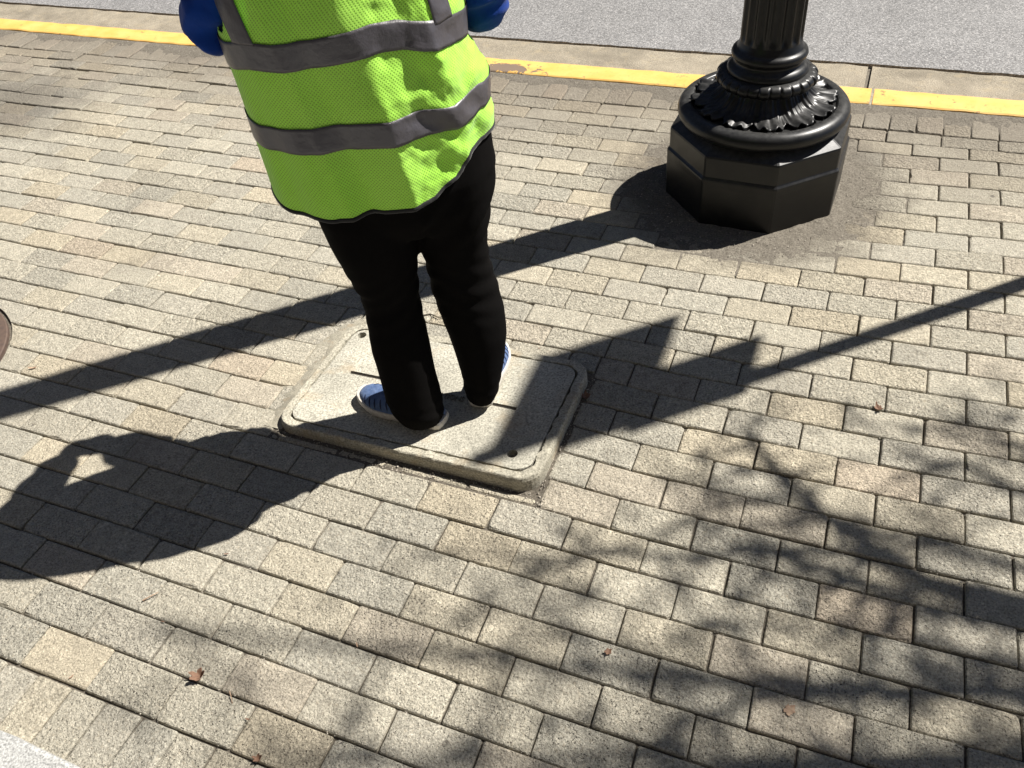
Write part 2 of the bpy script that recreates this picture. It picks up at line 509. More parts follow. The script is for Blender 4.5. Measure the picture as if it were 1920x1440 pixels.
for r in range(-18, 12):
    y1, y0 = -0.1 * r, -0.1 * (r + 1)
    for k in range(-44, 18):
        c = k + (0.5 if r % 2 else 0.0)
        clip_brick(0.2 * c, 0.2 * (c + 1), y0, y1)
for k in range(-88, 36):
    add_brick(0.1 * k + 0.005, 0.1 * k + 0.105, 1.803, 2.004)       # soldier course at the kerb
    add_brick(0.1 * k - 0.03, 0.1 * k + 0.07, -1.40, -1.202)        # soldier course at the slab

pav = mesh('brick_pavement', pv, pf, MP)
at = pav.data.color_attributes.new('tint', 'FLOAT_COLOR', 'POINT')
flat = []
for t in ptint: flat.extend((*t, 1))
at.data.foreach_set('color', flat)
at2 = pav.data.attributes.new('coarse', 'FLOAT', 'POINT')
at2.data.foreach_set('value', pcoarse)
tag(pav, kind='structure')

def sheet(name, x0, x1, y0, y1, z, mat):
    o = mesh(name, [(x0, y0, z), (x1, y0, z), (x1, y1, z), (x0, y1, z)], [(0, 1, 2, 3)], mat)
    return tag(o, kind='structure')

# sand bed: sheet with a hole-free grid, slight height changes so joints fill unevenly
gv, gf = [], []
nx, ny = 300, 110
for j in range(ny + 1):
    for i in range(nx + 1):
        x = -9 + 12.7 * i / nx; y = -1.42 + 3.43 * j / ny
        gv.append((x, y, -0.0105 + 0.003 * fbm(x * 5, y * 5, 1, 3)))
for j in range(ny):
    for i in range(nx):
        a = j * (nx + 1) + i
        gf.append((a, a + 1, a + nx + 2, a + nx + 1))
tag(mesh('ground', gv, gf, MSOIL), kind='structure')
sheet('terrain', -120, 120, -120, 120, -0.30, MSOIL)

# pale slab near the camera, with rounded front edge
def extrude_profile(name, prof, x0, x1, mat, nseg=1, wob=0.0, seed=0, kind='structure'):
    V, F_ = [], []
    n_ = len(prof)
    for i in range(nseg + 1):
        x = x0 + (x1 - x0) * i / nseg
        for jn, (y, z) in enumerate(prof):
            d = wob * noise.noise(Vector((x * 9 + seed, y * 13, z * 11)))
            d2 = wob * noise.noise(Vector((x * 9 + seed + 40, y * 13, z * 11)))
            V.append((x, y + d, z + d2 * 0.6))
    for i in range(nseg):
        for j in range(n_ - 1):
            a = i * n_ + j
            F_.append((a, a + n_, a + n_ + 1, a + 1))
    F_.append(tuple(range(n_)))
    F_.append(tuple(nseg * n_ + q for q in range(n_))[::-1])
    o = mesh(name, V, F_, mat, smooth=False)
    if kind: tag(o, kind=kind)
    return o
extrude_profile('concrete_slab', [(-1.337, -0.2), (-1.337, 0.004), (-1.340, 0.010), (-1.348, 0.0125), (-3.2, 0.0125), (-3.2, -0.2)], -9, 3.7, MSLAB, 200, 0.004)

# kerb: painted blocks with a joint beside the lamp
def kerb_prof(z=0.006):
    return [(2.010, -0.28), (2.010, z - 0.012), (2.013, z - 0.004), (2.020, z), (2.08, z + 0.003), (2.146, z), (2.158, z - 0.006), (2.163, z - 0.018), (2.175, -0.28)]
for (a, b) in ((-9.0, -6.3), (-6.294, -3.30), (-3.294, -0.293), (-0.281, 3.7)):
    extrude_profile('kerb', kerb_prof(), a, b, MKERB, int((b - a) * 45), 0.006, a)
extrude_profile('gutter', [(2.14, -0.29), (2.14, -0.145), (2.17, -0.150), (2.755, -0.160), (2.77, -0.165), (2.78, -0.29)], -9, -0.325, MGUT, 300, 0.008)
extrude_profile('gutter', [(2.14, -0.29), (2.14, -0.145), (2.17, -0.150), (2.755, -0.160), (2.77, -0.165), (2.78, -0.29)], -0.305, 3.7, MGUT, 160, 0.008, 5)
extrude_profile('gutter_joint', [(2.14, -0.29), (2.14, -0.165), (2.76, -0.172), (2.76, -0.29)], -0.34, -0.29, MDIRT, 4, 0.004, 5)
# road
rv, rf = [], []
nx, ny = 240, 40
for j in range(ny + 1):
    for i in range(nx + 1):
        x = -9 + 12.7 * i / nx
        t = j / ny
        y = 2.755 + 3.3 * t * t
        e = 0.012 * fbm(x * 6, 3, 2, 4) if j == 0 else 0
        z = -0.150 if j > 0 else -0.170
        rv.append((x, y + e + (0.008 * fbm(x * 9, 7, 2, 3) if j == 1 else 0), z))
for j in range(ny):
    for i in range(nx):
        a = j * (nx + 1) + i
        rf.append((a, a + 1, a + nx + 2, a + nx + 1))
tag(mesh('road', rv, rf, MASPH), kind='structure')
sheet('road', -60, 60, 5.9, 14, -0.162, MASPH)
sheet('pavement', -60, -8.99, -6, 2.0, -0.006, MP)
sheet('pavement', 3.69, 60, -6, 2.0, -0.006, MP)
sheet('pavement', -9, 3.7, -12, -3.19, 0.008, MSLAB)

# ---- dirt lying over the pavers (thin height-field patches that fade into the joints)
def dirt_patch(name, x0, x1, y0, y1, res, hf, mat=MDIRT):
    nx = int((x1 - x0) / res); ny = int((y1 - y0) / res)
    V, idx, F_ = [], {}, []
    H = {}
    for j in range(ny + 1):
        for i in range(nx + 1):
            x = x0 + i * res; y = y0 + j * res
            H[i, j] = (x, y, hf(x, y))
    for j in range(ny):
        for i in range(nx):
            q = [(i, j), (i + 1, j), (i + 1, j + 1), (i, j + 1)]
            if max(H[p][2] for p in q) < -0.006: continue
            f = []
            for p in q:
                if p not in idx:
                    idx[p] = len(V); V.append(H[p])
                f.append(idx[p])
            F_.append(tuple(f))
    o = mesh(name, V, F_, mat, smooth=True)
    return tag(o, kind='stuff')
def h_lamp(x, y):
    
    d = hypot(x - LAMP.x + 0.02, (y - LAMP.y + 0.01)) 
    n_ = fbm(x * 6, y * 6, 4, 5)
    return 0.0025 - 0.034 * max(0, d - 0.335 + 0.10 * n_) + 0.0030 * fbm(x * 28, y * 28, 2, 4)
dirt_patch('dirt', -1.25, -0.05, 0.70, 1.85, 0.006, h_lamp)
def h_kerb(x, y):
    n_ = fbm(x * 3.5, y * 6, 9, 5)
    return 0.004 - 0.09 * max(0, 2.0 - y - 0.030 - 0.06 * n_) + 0.0016 * fbm(x * 45, y * 45, 2, 3)
dirt_patch('dirt', -8.9, 3.6, 1.83, 2.008, 0.0085, h_kerb)
def h_left(x, y):
    n_ = fbm(x * 3, y * 3, 12, 5)
    d = hypot((x + 4.35) * 0.8, (y - 1.2) * 1.3)
    return 0.001 - 0.03 * max(0, d - 0.30 + 0.35 * n_) + 0.0012 * fbm(x * 45, y * 45, 2, 3)
def h_box(x, y):
    d = max(BOX[0] - x, x - BOX[1], BOX[2] - y, y - BOX[3])
    n_ = fbm(x * 8, y * 8, 21, 4)
    wd = 0.030 if y > BOX[2] else 0.036
    if y > BOX[3]: wd = 0.004
    return (-0.001 if y < BOX[2] else 0.0025) - 0.16 * max(0, d - wd + 0.02 * n_) + 0.002 * fbm(x * 60, y * 60, 2, 3)
dirt_patch('mortar', BOX[0] - 0.09, BOX[0] + 0.02, BOX[2] + 0.0, BOX[3] + 0.04, 0.005, h_box, MMORTAR)
def h_box2(x, y):
    d = max(x - BOX[1], BOX[2] - y, BOX[0] - x)
    wd = 0.026 if y < BOX[2] else 0.014
    return -0.002 - 0.12 * max(0, d - wd + 0.022 * fbm(x * 9, y * 9, 5, 4)) + 0.0025 * fbm(x * 60, y * 60, 2, 3)
dirt_patch('dirt', BOX[0] - 0.02, BOX[1] + 0.07, BOX[2] - 0.07, BOX[3], 0.005, h_box2, MSOIL)
def h_cover(x, y):
    d = hypot(x - COVER[0], y - COVER[1]) - COVER[2]
    return 0.001 - 0.1 * max(0, d - 0.012 + 0.03 * fbm(x * 9, y * 9, 3, 4)) - 0.1 * max(0, -d - 0.02)
#dirt_patch('dirt', COVER[0] - 0.45, COVER[0] + 0.45, COVER[1] - 0.45, COVER[1] + 0.45, 0.008, h_cover)

# ---- loose grit lying in joints and on the pavers
gv, gf = [], []
def stone(x, y, z, r):
    b = len(gv)
    pts = []
    for (a, bb, c) in ((1, 0, 0), (-1, 0, 0), (0, 1, 0), (0, -1, 0), (0, 0, 1), (0, 0, -1)):
        k = r * random.uniform(0.6, 1.2)
        pts.append((x + a * k, y + bb * k, z + c * k * 0.7))
    rt = random.uniform(0, pi)
    for p in pts:
        dx, dy = p[0] - x, p[1] - y
        gv.append((x + dx * cos(rt) - dy * sin(rt), y + dx * sin(rt) + dy * cos(rt), p[2]))
    for f in ((0, 2, 4), (2, 1, 4), (1, 3, 4), (3, 0, 4), (2, 0, 5), (1, 2, 5), (3, 1, 5), (0, 3, 5)):
        gf.append(tuple(b + q for q in f))
for _ in range(5200):
    x = random.uniform(-5, 1.2); y = random.uniform(-1.3, 1.98)
    if random.random() < 0.75:
        r = round(-y / 0.1); y = -0.1 * r + random.gauss(0, 0.003)
        x, y = warp(x, y); z = -0.002
    else: z = 0.0015
    if BOX[0] - 0.01 < x < BOX[1] + 0.01 and BOX[2] < y < BOX[3]: continue
    stone(x, y, z, random.choice([0.0008, 0.001, 0.0013, 0.0018, 0.0024]))
for _ in range(900):
    a = random.uniform(0, 2 * pi); d = random.gauss(0.42, 0.06)
    stone(LAMP.x + d * cos(a), LAMP.y + d * sin(a), 0.004, random.choice([0.001, 0.0015, 0.002, 0.003]))
for _ in range(500):
    s = random.random()
    if s < 0.6: x = random.uniform(BOX[0], BOX[1] + .03); y = BOX[2] - abs(random.gauss(0.015, 0.02))
    else: x = BOX[1] + abs(random.gauss(0.01, 0.02)); y = random.uniform(BOX[2], BOX[3])
    stone(x, y, 0.002, random.choice([0.001, 0.0015, 0.002, 0.003]))
for _ in range(700):
    stone(random.uniform(-5.5, 1), 2.0 - abs(random.gauss(0.02, 0.04)), 0.004, random.choice([0.001, 0.0015, 0.002, 0.003]))
tag(mesh('grit', gv, gf, MGRIT), kind='stuff')

# ------------------------------------------------------------------ unseen buildings, added outside the frame to cut the sky light
MWALL = mat_simple('dark_brick_wall', (0.075, 0.065, 0.06), 0.9, 0.2, (0.05, 0.045, 0.042), 6, 0.3)
MGLASS = mat_simple('window_glass', (0.02, 0.025, 0.03), 0.1, 0.5)
MSTONE = mat_simple('sill_stone', (0.30, 0.28, 0.25), 0.8, 0.3)
def building(x0, x1, yf, yb, h, label, nwin):
    o = empty('sky_blocking_building', ((x0 + x1) / 2, yf, 0), label, 'building')
    sgn = 1 if yb < yf else -1
    def boxm(name, a, b, mat, par):
        xs, ys, zs_ = sorted((a[0], b[0])), sorted((a[1], b[1])), sorted((a[2], b[2]))
        V = [(x, y, z) for z in zs_ for y in ys for x in xs]
        return mesh(name, V, [(0, 2, 3, 1), (4, 5, 7, 6), (0, 1, 5, 4), (2, 6, 7, 3), (0, 4, 6, 2), (1, 3, 7, 5)], mat, par)
    boxm('wall', (x0, yf, -0.3), (x1, yb, h), MWALL, o)
    boxm('cornice', (x0 - .1, yf + sgn * .25, h - .5), (x1 + .1, yf + sgn * .002, h - .1), MSTONE, o)
    W_ = (x1 - x0) / nwin
    for fl in range(int((h - 1.5) // 3.4)):
        for i in range(nwin):
            cx_ = x0 + W_ * (i + .5); zb = 1.0 + fl * 3.4
            f = boxm('window', (cx_ - .6, yf + sgn * .03, zb), (cx_ + .6, yf + sgn * .002, zb + 1.9), MSTONE, o)
            boxm('pane', (cx_ - .52, yf + sgn * .034, zb + .08), (cx_ + .52, yf + sgn * .031, zb + 1.82), MGLASS, f)
            boxm('sill', (cx_ - .7, yf + sgn * .1, zb - .1), (cx_ + .7, yf + sgn * .002, zb - .003), MSTONE, f)
building(-16, 16, -4.2, -16, 14, 'added dark grey brick building behind the viewer, unseen, blocking sky light', 9)
building(-30, 12, 15.0, 25, 11, 'added dark grey brick building across the road, unseen, blocking sky light', 12)

# ------------------------------------------------------------------ utility box with lid
def boxz(x, y): return 0.050 + (x - BOX[1]) * 0.026 - (y - BOX[2]) * 0.022
bc = ((BOX[0] + BOX[1]) / 2, (BOX[2] + BOX[3]) / 2)
ubox = empty('utility_box', (bc[0], bc[1], 0), 'grey concrete utility box set in the paving under the person', 'utility box')
def rrect(cx, cy, a, b, r, side=26, corner=7, seed=0, rough=0.0):
    out = []
    for (sx, sy, a0) in ((1, 1, 0), (-1, 1, 90), (-1, -1, 180), (1, -1, 270)):
        for q in range(corner + 1):
            an = radians(a0 + q * 90 / corner)
            out.append([cx + sx * (a - r) + r * cos(an), cy + sy * (b - r) + r * sin(an)])
        if (sx, sy) == (1, 1): p, e = (a - r, b), (-(a - r), b)
        elif (sx, sy) == (-1, 1): p, e = (-a, b - r), (-a, -(b - r))
        elif (sx, sy) == (-1, -1): p, e = (-(a - r), -b), (a - r, -b)
        else: p, e = (a, -(b - r)), (a, b - r)
        for q in range(1, side):
            t = q / side
            out.append([cx + p[0] + (e[0] - p[0]) * t, cy + p[1] + (e[1] - p[1]) * t])
    if rough:
        for p in out:
            d = rough * noise.fractal(Vector((p[0] * 38, p[1] * 38, seed)), 1, 2, 3)
            dx, dy = p[0] - cx, p[1] - cy
            L = hypot(dx, dy); p[0] += d * dx / L; p[1] += d * dy / L
    return out
A, B = (BOX[1] - BOX[0]) / 2, (BOX[3] - BOX[2]) / 2
def ringloft(rings, close_first=False, close_last=False):
    V, F_ = [], []
    n_ = len(rings[0])
    for r in rings: V.extend(r)
    for k in range(len(rings) - 1):
        for i in range(n_):
            j = (i + 1) % n_
            F_.append((k * n_ + i, k * n_ + j, (k + 1) * n_ + j, (k + 1) * n_ + i))
    if close_first: F_.append(tuple(range(n_))[::-1])
    if close_last: F_.append(tuple((len(rings) - 1) * n_ + i for i in range(n_)))
    return V, F_
def bring(inset, dz, r, seed=0, rough=0.0, absz=None):
    return [(x, y, (boxz(x, y) + dz + (0.0012 * noise.noise(Vector((x * 60, y * 60, 4))) if rough else 0)) if absz is None else absz) for x, y in rrect(bc[0], bc[1], A - inset, B - inset, r, 60, 8, seed, rough)]
rg = [bring(-0.004, 0, 0.062, absz=-0.1), bring(-0.003, -0.012, 0.062, 1, 0.0012), bring(0.0, -0.0035, 0.060, 2, 0.0022), bring(0.0025, -0.0006, 0.058, 3, 0.0026), bring(0.006, 0.0, 0.055, 4, 0.001), bring(0.0215, -0.0003, 0.045, 14, 0.003), bring(0.0245, -0.0014, 0.043, 6, 0.0070), bring(0.027, -0.03, 0.042, 7, 0.002), bring(0.030, -0.08, 0.042)]
V, F_ = ringloft(rg)
mesh('frame', V, F_, MBOX, ubox)
# lid slab with slots and bolt holes cut by boolean
rg = [bring(0.034, -0.05, 0.038), bring(0.0300, -0.006, 0.040, 8, 0.0012), bring(0.0305, -0.0010, 0.040, 9, 0.0026), bring(0.0335, -0.0003, 0.038, 10, 0.0008)]
V, F_ = ringloft(rg, True, True)
lid_me = bpy.data.meshes.new('lid_tmp'); lid_me.from_pydata(V, [], F_); lid_me.validate()
lid_t = bpy.data.objects.new('lid_tmp', lid_me); COL.objects.link(lid_t)
cv, cf = [], []
def cutter_cyl(x, y, r, depth):
    b = len(cv); n_ = 28
    z1 = boxz(x, y) + 0.02; z0 = boxz(x, y) - depth
    for z in (z0, z1):
        for i in range(n_):
            cv.append((x + r * cos(2 * pi * i / n_), y + r * sin(2 * pi * i / n_), z))
    for i in range(n_):
        j = (i + 1) % n_
        cf.append((b + i, b + j, b + n_ + j, b + n_ + i))
    cf.append(tuple(b + i for i in range(n_))[::-1]); cf.append(tuple(b + n_ + i for i in range(n_)))
def cutter_box(x0, x1, y0, y1, depth):
    b = len(cv); z1 = boxz(x0, y0) + 0.02; z0 = boxz(x0, y0) - depth
    for z in (z0, z1):
        cv.extend([(x0, y0, z), (x1, y0, z), (x1, y1, z), (x0, y1, z)])
    for f in ((0, 3, 2, 1), (4, 5, 6, 7), (0, 1, 5, 4), (1, 2, 6, 5), (2, 3, 7, 6), (3, 0, 4, 7)):
        cf.append(tuple(b + q for q in f))
HOLES = ((-1.664, 0.058), (-1.008, -0.286))
for (x, y) in HOLES: cutter_cyl(x, y, 0.0145, 0.02)
cutter_box(-1.612, -1.50, -0.116, -0.104, 0.045)
cutter_box(-1.135, -1.060, -0.1285, -0.1165, 0.045)
cm = bpy.data.meshes.new('cut'); cm.from_pydata(cv, [], cf)
co = bpy.data.objects.new('cut', cm); COL.objects.link(co)
bm_ = lid_t.modifiers.new('b', 'BOOLEAN'); bm_.object = co; bm_.operation = 'DIFFERENCE'; bm_.solver = 'EXACT'
e = evaluated(lid_t)
V = [v.co.copy() for v in e.vertices]; F_ = [tuple(p.vertices) for p in e.polygons]
bpy.data.objects.remove(lid_t); bpy.data.objects.remove(co)
lid = mesh('lid', V, F_, MLID, ubox)
for (x, y) in HOLES:
    z = boxz(x, y) - 0.019
    V, F_ = [], []
    n_ = 6
    for (r, zz) in ((0.0068, 0), (0.0068, 0.0055), (0.0055, 0.0068)):
        V.extend([(x + r * cos(2 * pi * i / n_ + .3), y + r * sin(2 * pi * i / n_ + .3), z + zz) for i in range(n_)])
    for k in range(2):
        for i in range(n_):
            j = (i + 1) % n_
            F_.append((k * n_ + i, k * n_ + j, (k + 1) * n_ + j, (k + 1) * n_ + i))
    F_.append(tuple(2 * n_ + i for i in range(n_)))
    mesh('bolt', V, F_, MBOLTSLOT, lid)
for (x0, x1, y0, y1) in ((-1.611, -1.501, -0.1155, -0.1045), (-1.134, -1.061, -0.1280, -0.1170)):  # dark fill set into the slots to stand for their inner shade
    V = [(x, y, boxz(x, y) - dz) for dz in (0.03, 0.004) for y in (y0, y1) for x in (x0, x1)]
    mesh('slot_shade_fill', V, [(0, 2, 3, 1), (4, 5, 7, 6), (0, 1, 5, 4), (2, 6, 7, 3), (0, 4, 6, 2), (1, 3, 7, 5)], MBOLTSLOT, lid)
# raised lettering on the lid
tc = bpy.data.curves.new('txt', 'FONT')
tc.body = 'COMMUNICATIONS'; tc.size = 0.026; tc.extrude = 0.0024; tc.align_x = 'CENTER'; tc.bevel_depth = 0.0003
tc.offset = -0.0003
to = bpy.data.objects.new('txt', tc); COL.objects.link(to)
e = evaluated(to)
tx = -1.322
V = []
wmin = min(v.co.x for v in e.vertices); wmax = max(v.co.x for v in e.vertices)
sxx = 0.205 / (wmax - wmin)
for v in e.vertices:
    X = tx + v.co.x * sxx; Y = -0.139 + v.co.y * 1.05
    V.append((X, Y, boxz(X, Y) + 0.0004 + v.co.z))
F_ = [tuple(p.vertices) for p in e.polygons]
bpy.data.objects.remove(to)
mesh('lettering', V, F_, MLETT, lid)

# ------------------------------------------------------------------ round iron cover at the left
cov = empty('valve_cover', (COVER[0], COVER[1], 0), 'rusty round iron cover set in the paving at the left edge', 'valve cover')
def lathe(prof, c, n_=72, fn=None):
    V, F_ = [], []
    for (r, z) in prof:
        for i in range(n_):
            a = 2 * pi * i / n_
            rr, zz = (r, z) if fn is None else fn(r, z, a)
            V.append((c[0] + rr * cos(a), c[1] + rr * sin(a), c[2] + zz))
    m = len(prof)
    for k in range(m - 1):
        for i in range(n_):
            j = (i + 1) % n_
            F_.append((k * n_ + i, k * n_ + j, (k + 1) * n_ + j, (k + 1) * n_ + i))
    return V, F_
V, F_ = lathe([(0.353, -0.05), (0.353, 0.002), (0.349, 0.0045), (0.312, 0.0045), (0.309, 0.002), (0.309, -0.02)], (COVER[0], COVER[1], 0.0))
mesh('rim', V, F_, MRUST, cov)
prof = [(0.305, -0.02), (0.305, 0.0025), (0.285, 0.0035), (0.28, 0.001), (0.24, 0.001), (0.235, 0.0035), (0.20, 0.0035), (0.195, 0.001), (0.12, 0.001), (0.115, 0.0035), (0.0, 0.0035)]
V, F_ = lathe(prof, (COVER[0], COVER[1], 0.0))
mesh('plate', V, F_, MRUST, cov)

# ------------------------------------------------------------------ lamp post
lamp = empty('lamp_post', LAMP, 'black fluted cast iron lamp post on an octagonal base', 'lamp post')
def octring(R, z, bev=0.004):
    out = []
    for k in range(8):
        a = radians(-70 + 45 * k)
        for s in (-1, 1):
            aa = a + s * bev / R
            out.append((LAMP.x + R * cos(aa) * (1 - bev * 0.15 / R), LAMP.y + R * sin(aa) * (1 - bev * 0.15 / R), z))
    return out
rg = [octring(0.322, -0.02), octring(0.3235, 0.15), octring(0.3245, 0.172), octring(0.3235, 0.178), octring(0.3180, 0.184), octring(0.3160, 0.187), octring(0.3160, 0.256), octring(0.3140, 0.262), octring(0.285, 0.280), octring(0.27, 0.290)]
V, F_ = ringloft(rg, False, True)
mesh('octagonal_base', V, F_, MBLK, lamp)
# big ring
prof = []
for i in range(17):
    a = radians(-95 + i * 200 / 16)
    prof.append((0.258 + 0.034 * cos(a), 0.318 + 0.031 * sin(a)))
prof = [(0.25, 0.285)] + prof + [(0.246, 0.346), (0.242, 0.338), (0.238, 0.336), (0.15, 0.338)]
V, F_ = lathe(prof, LAMP, 128)
mesh('base_ring', V, F_, MBLK, lamp, smooth=True)
# leaf skirt
NL = 12
def skirt(t, a):
    """t 0 top -> 1 bottom"""
    z = 0.432 - 0.087 * t - 0.004 * sin(pi * t)
    r = 0.126 + 0.016 * t + 0.066 * t ** 3.0
    ph = (a * NL / (2 * pi)) % 1.0
    u = abs(ph - 0.5) * 2            # 0 leaf middle, 1 between leaves
    lobe = sqrt(max(0, 1 - u ** 2.2))
    ribs = 0.0042 * cos(ph * 2 * pi * 5) * (0.35 + t)
    amp = 0.012 + 0.022 * t ** 1.5
    r += amp * (lobe - 0.45) + ribs
    mid = 0.006 * math.exp(-(u / 0.18) ** 2) * (1 - 0.3 * t)
    r += mid
    tip = max(0, t - 0.74) / 0.26
    r += 0.022 * tip * (lobe - 0.2)
    z += 0.012 * tip ** 1.5 * lobe + 0.006 * tip * cos(ph * 2 * pi * 3)
    return r, z
V, F_ = [], []
na, ntt = NL * 26, 34
for k in range(ntt + 4):
    for i in range(na):
        a = 2 * pi * i / na
        t = min(1, k / ntt)
        r, z = skirt(t, a)
        if k > ntt:
            q = (k - ntt) / 3
            r -= 0.004 * q * q * 3; z -= 0.016 * q
            z = max(z, 0.3365)
        V.append((LAMP.x + r * cos(a), LAMP.y + r * sin(a), z))
for k in range(ntt + 3):
    for i in range(na):
        j = (i + 1) % na
        F_.append((k * na + i, k * na + j, (k + 1) * na + j, (k + 1) * na + i))
mesh('leaf_skirt', V, F_, MBLK, lamp, smooth=True)
# lobed ring
NG = 28
def lob(r, z, a):
    ph = (a * NG / (2 * pi)) % 1.0
    s = abs(sin(pi * ph))
    k = min(1, s * 2.0) ** 0.5
    alt = 0.004 if int(a * NG / (2 * pi)) % 2 else 0.0
    rc = 0.14
    f = (r - rc)
    return rc + f * (0.72 + 0.28 * k) + alt * k * (f > 0), z + 0.0
prof = [(0.12, 0.405)]
for i in range(15):
    a = radians(-90 + i * 180 / 14)
    prof.append((0.140 + 0.026 * cos(a), 0.432 + 0.022 * sin(a)))
prof.append((0.12, 0.455))
V, F_ = lathe(prof, LAMP, NG * 14, lob)
mesh('lobed_ring', V, F_, MBLK, lamp, smooth=True)
# mouldings under the shaft
prof = [(0.118, 0.440), (0.130, 0.447), (0.1345, 0.456), (0.134, 0.466), (0.129, 0.474), (0.122, 0.479), (0.1155, 0.483), (0.112, 0.490), (0.1125, 0.496), (0.117, 0.500), (0.1225, 0.506), (0.125, 0.514), (0.1225, 0.523), (0.116, 0.529), (0.110, 0.532), (0.107, 0.536), (0.104, 0.545), (0.1005, 0.555)]
V, F_ = lathe(prof, LAMP, 96)
mesh('collar', V, F_, MBLK, lamp, smooth=True)
# fluted shaft
NF = 16
V, F_ = [], []
na = NF * 12
zs = [0.545, 0.556, 0.566, 0.576, 0.59, 0.605, 0.9, 1.4, 2.0, 2.6, 3.2, 3.7]
for z in zs:
    R = 0.1005 - 0.0072 * (z - 0.55)
    for i in range(na):
        a = 2 * pi * i / na
        ph = (i % 12) / 12
        fl = max(0, sin(pi * (ph - 0.12) / 0.76)) if 0.12 < ph < 0.88 else 0
        dep = 0.0115 * fl ** 0.6 * min(1, max(0, (z - 0.556) / 0.03)) ** 0.6
        V.append((LAMP.x + (R - dep) * cos(a), LAMP.y + (R - dep) * sin(a), z))
for k in range(len(zs) - 1):
    for i in range(na):
        j = (i + 1) % na
        F_.append((k * na + i, k * na + j, (k + 1) * na + j, (k + 1) * na + i))
mesh('shaft', V, F_, MBLK, lamp, smooth=True)
prof = [(0.07, 3.68), (0.11, 3.70), (0.115, 3.73), (0.08, 3.76), (0.07, 3.85), (0.12, 3.92), (0.14, 3.95), (0.0, 3.97)]
V, F_ = lathe(prof, LAMP, 48)
mesh('capital', V, F_, MBLK, lamp, smooth=True)
prof = [(0.10, 3.965), (0.17, 4.05), (0.205, 4.18), (0.19, 4.30), (0.13, 4.42), (0.05, 4.52), (0.0, 4.56)]
V, F_ = lathe(prof, LAMP, 48)
mesh('lamp_globe', V, F_, MSIGN, lamp, smooth=True)

# ------------------------------------------------------------------ sign post beside the kerb, outside the frame
sign = empty('sign_post', (1.2, 1.73, 0), 'thin steel sign post near the kerb whose shadow crosses the paving', 'sign post')
V, F_ = lathe([(0.030, 0.0), (0.030, 3.85), (0.0, 3.86)], (1.2, 1.73, 0), 16)
mesh('post', V, F_, MSTEEL, sign, smooth=True)
def panel(y0, y1, z0, z1, xo, r=0.03):
    V, F_ = [], []
    pts = []
    for (sy, sz, a0) in ((1, 1, 0), (-1, 1, 90), (-1, -1, 180), (1, -1, 270)):
        for q in range(5):
            an = radians(a0 + q * 22.5)
            pts.append(((y0 + y1) / 2 + sy * ((y1 - y0) / 2 - r) + r * cos(an), (z0 + z1) / 2 + sz * ((z1 - z0) / 2 - r) + r * sin(an)))
    n_ = len(pts)
    for x in (1.2 + xo, 1.2 + xo - 0.003):
        V.extend([(x, y, z) for y, z in pts])
    F_ = [tuple(range(n_))[::-1], tuple(range(n_, 2 * n_))]
    for i in range(n_):
        j = (i + 1) % n_
        F_.append((i, j, n_ + j, n_ + i))
    return V, F_
for (y0, y1, z0, z1) in ((1.635, 1.905, 2.72, 3.20), (1.72, 2.17, 3.15, 3.78)):
    V, F_ = panel(y0, y1, z0, z1, -0.027, 0.012)
    mesh('sign_panel', V, F_, MSIGN, sign)

# ------------------------------------------------------------------ tree to the right, outside the frame; its shade falls on the paving
TREE = Vector((3.3, 1.3, 0))
tree = empty('tree', TREE, 'thin leafed street tree standing to the right of the paving', 'tree')
tv, tf = [], []
def limb(pts, rad):
    """tube through points"""
    b = len(tv); n_ = 7
    for i, p in enumerate(pts):
        p = Vector(p)
        d = (Vector(pts[min(i + 1, len(pts) - 1)]) - Vector(pts[max(i - 1, 0)])).normalized()
        s = d.cross(Vector((0.31, 0.2, 0.93))).normalized(); t = d.cross(s)
        r = rad[0] + (rad[1] - rad[0]) * i / (len(pts) - 1)
        for k in range(n_):
            a = 2 * pi * k / n_
            tv.append(tuple(p + s * r * cos(a) + t * r * sin(a)))
    for i in range(len(pts) - 1):
        for k in range(n_):
            j = (k + 1) % n_
            tf.append((b + i * n_ + k, b + i * n_ + j, b + (i + 1) * n_ + j, b + (i + 1) * n_ + k))
    tf.append(tuple(b + k for k in range(n_))[::-1]); tf.append(tuple(b + (len(pts) - 1) * n_ + k for k in range(n_)))
def lift(x, y, z): return (x + SDIR.x / SDIR.z * z, y + SDIR.y / SDIR.z * z, z)
limb([TREE, TREE + Vector((-.05, .02, 1)), TREE + Vector((.03, .05, 2)), TREE + Vector((-.05, .1, 2.9))], (0.13, 0.09))
top = TREE + Vector((-.05, .1, 2.9))
leafc = []          # (point, radius, count) leaf clusters
G = lambda *a: a
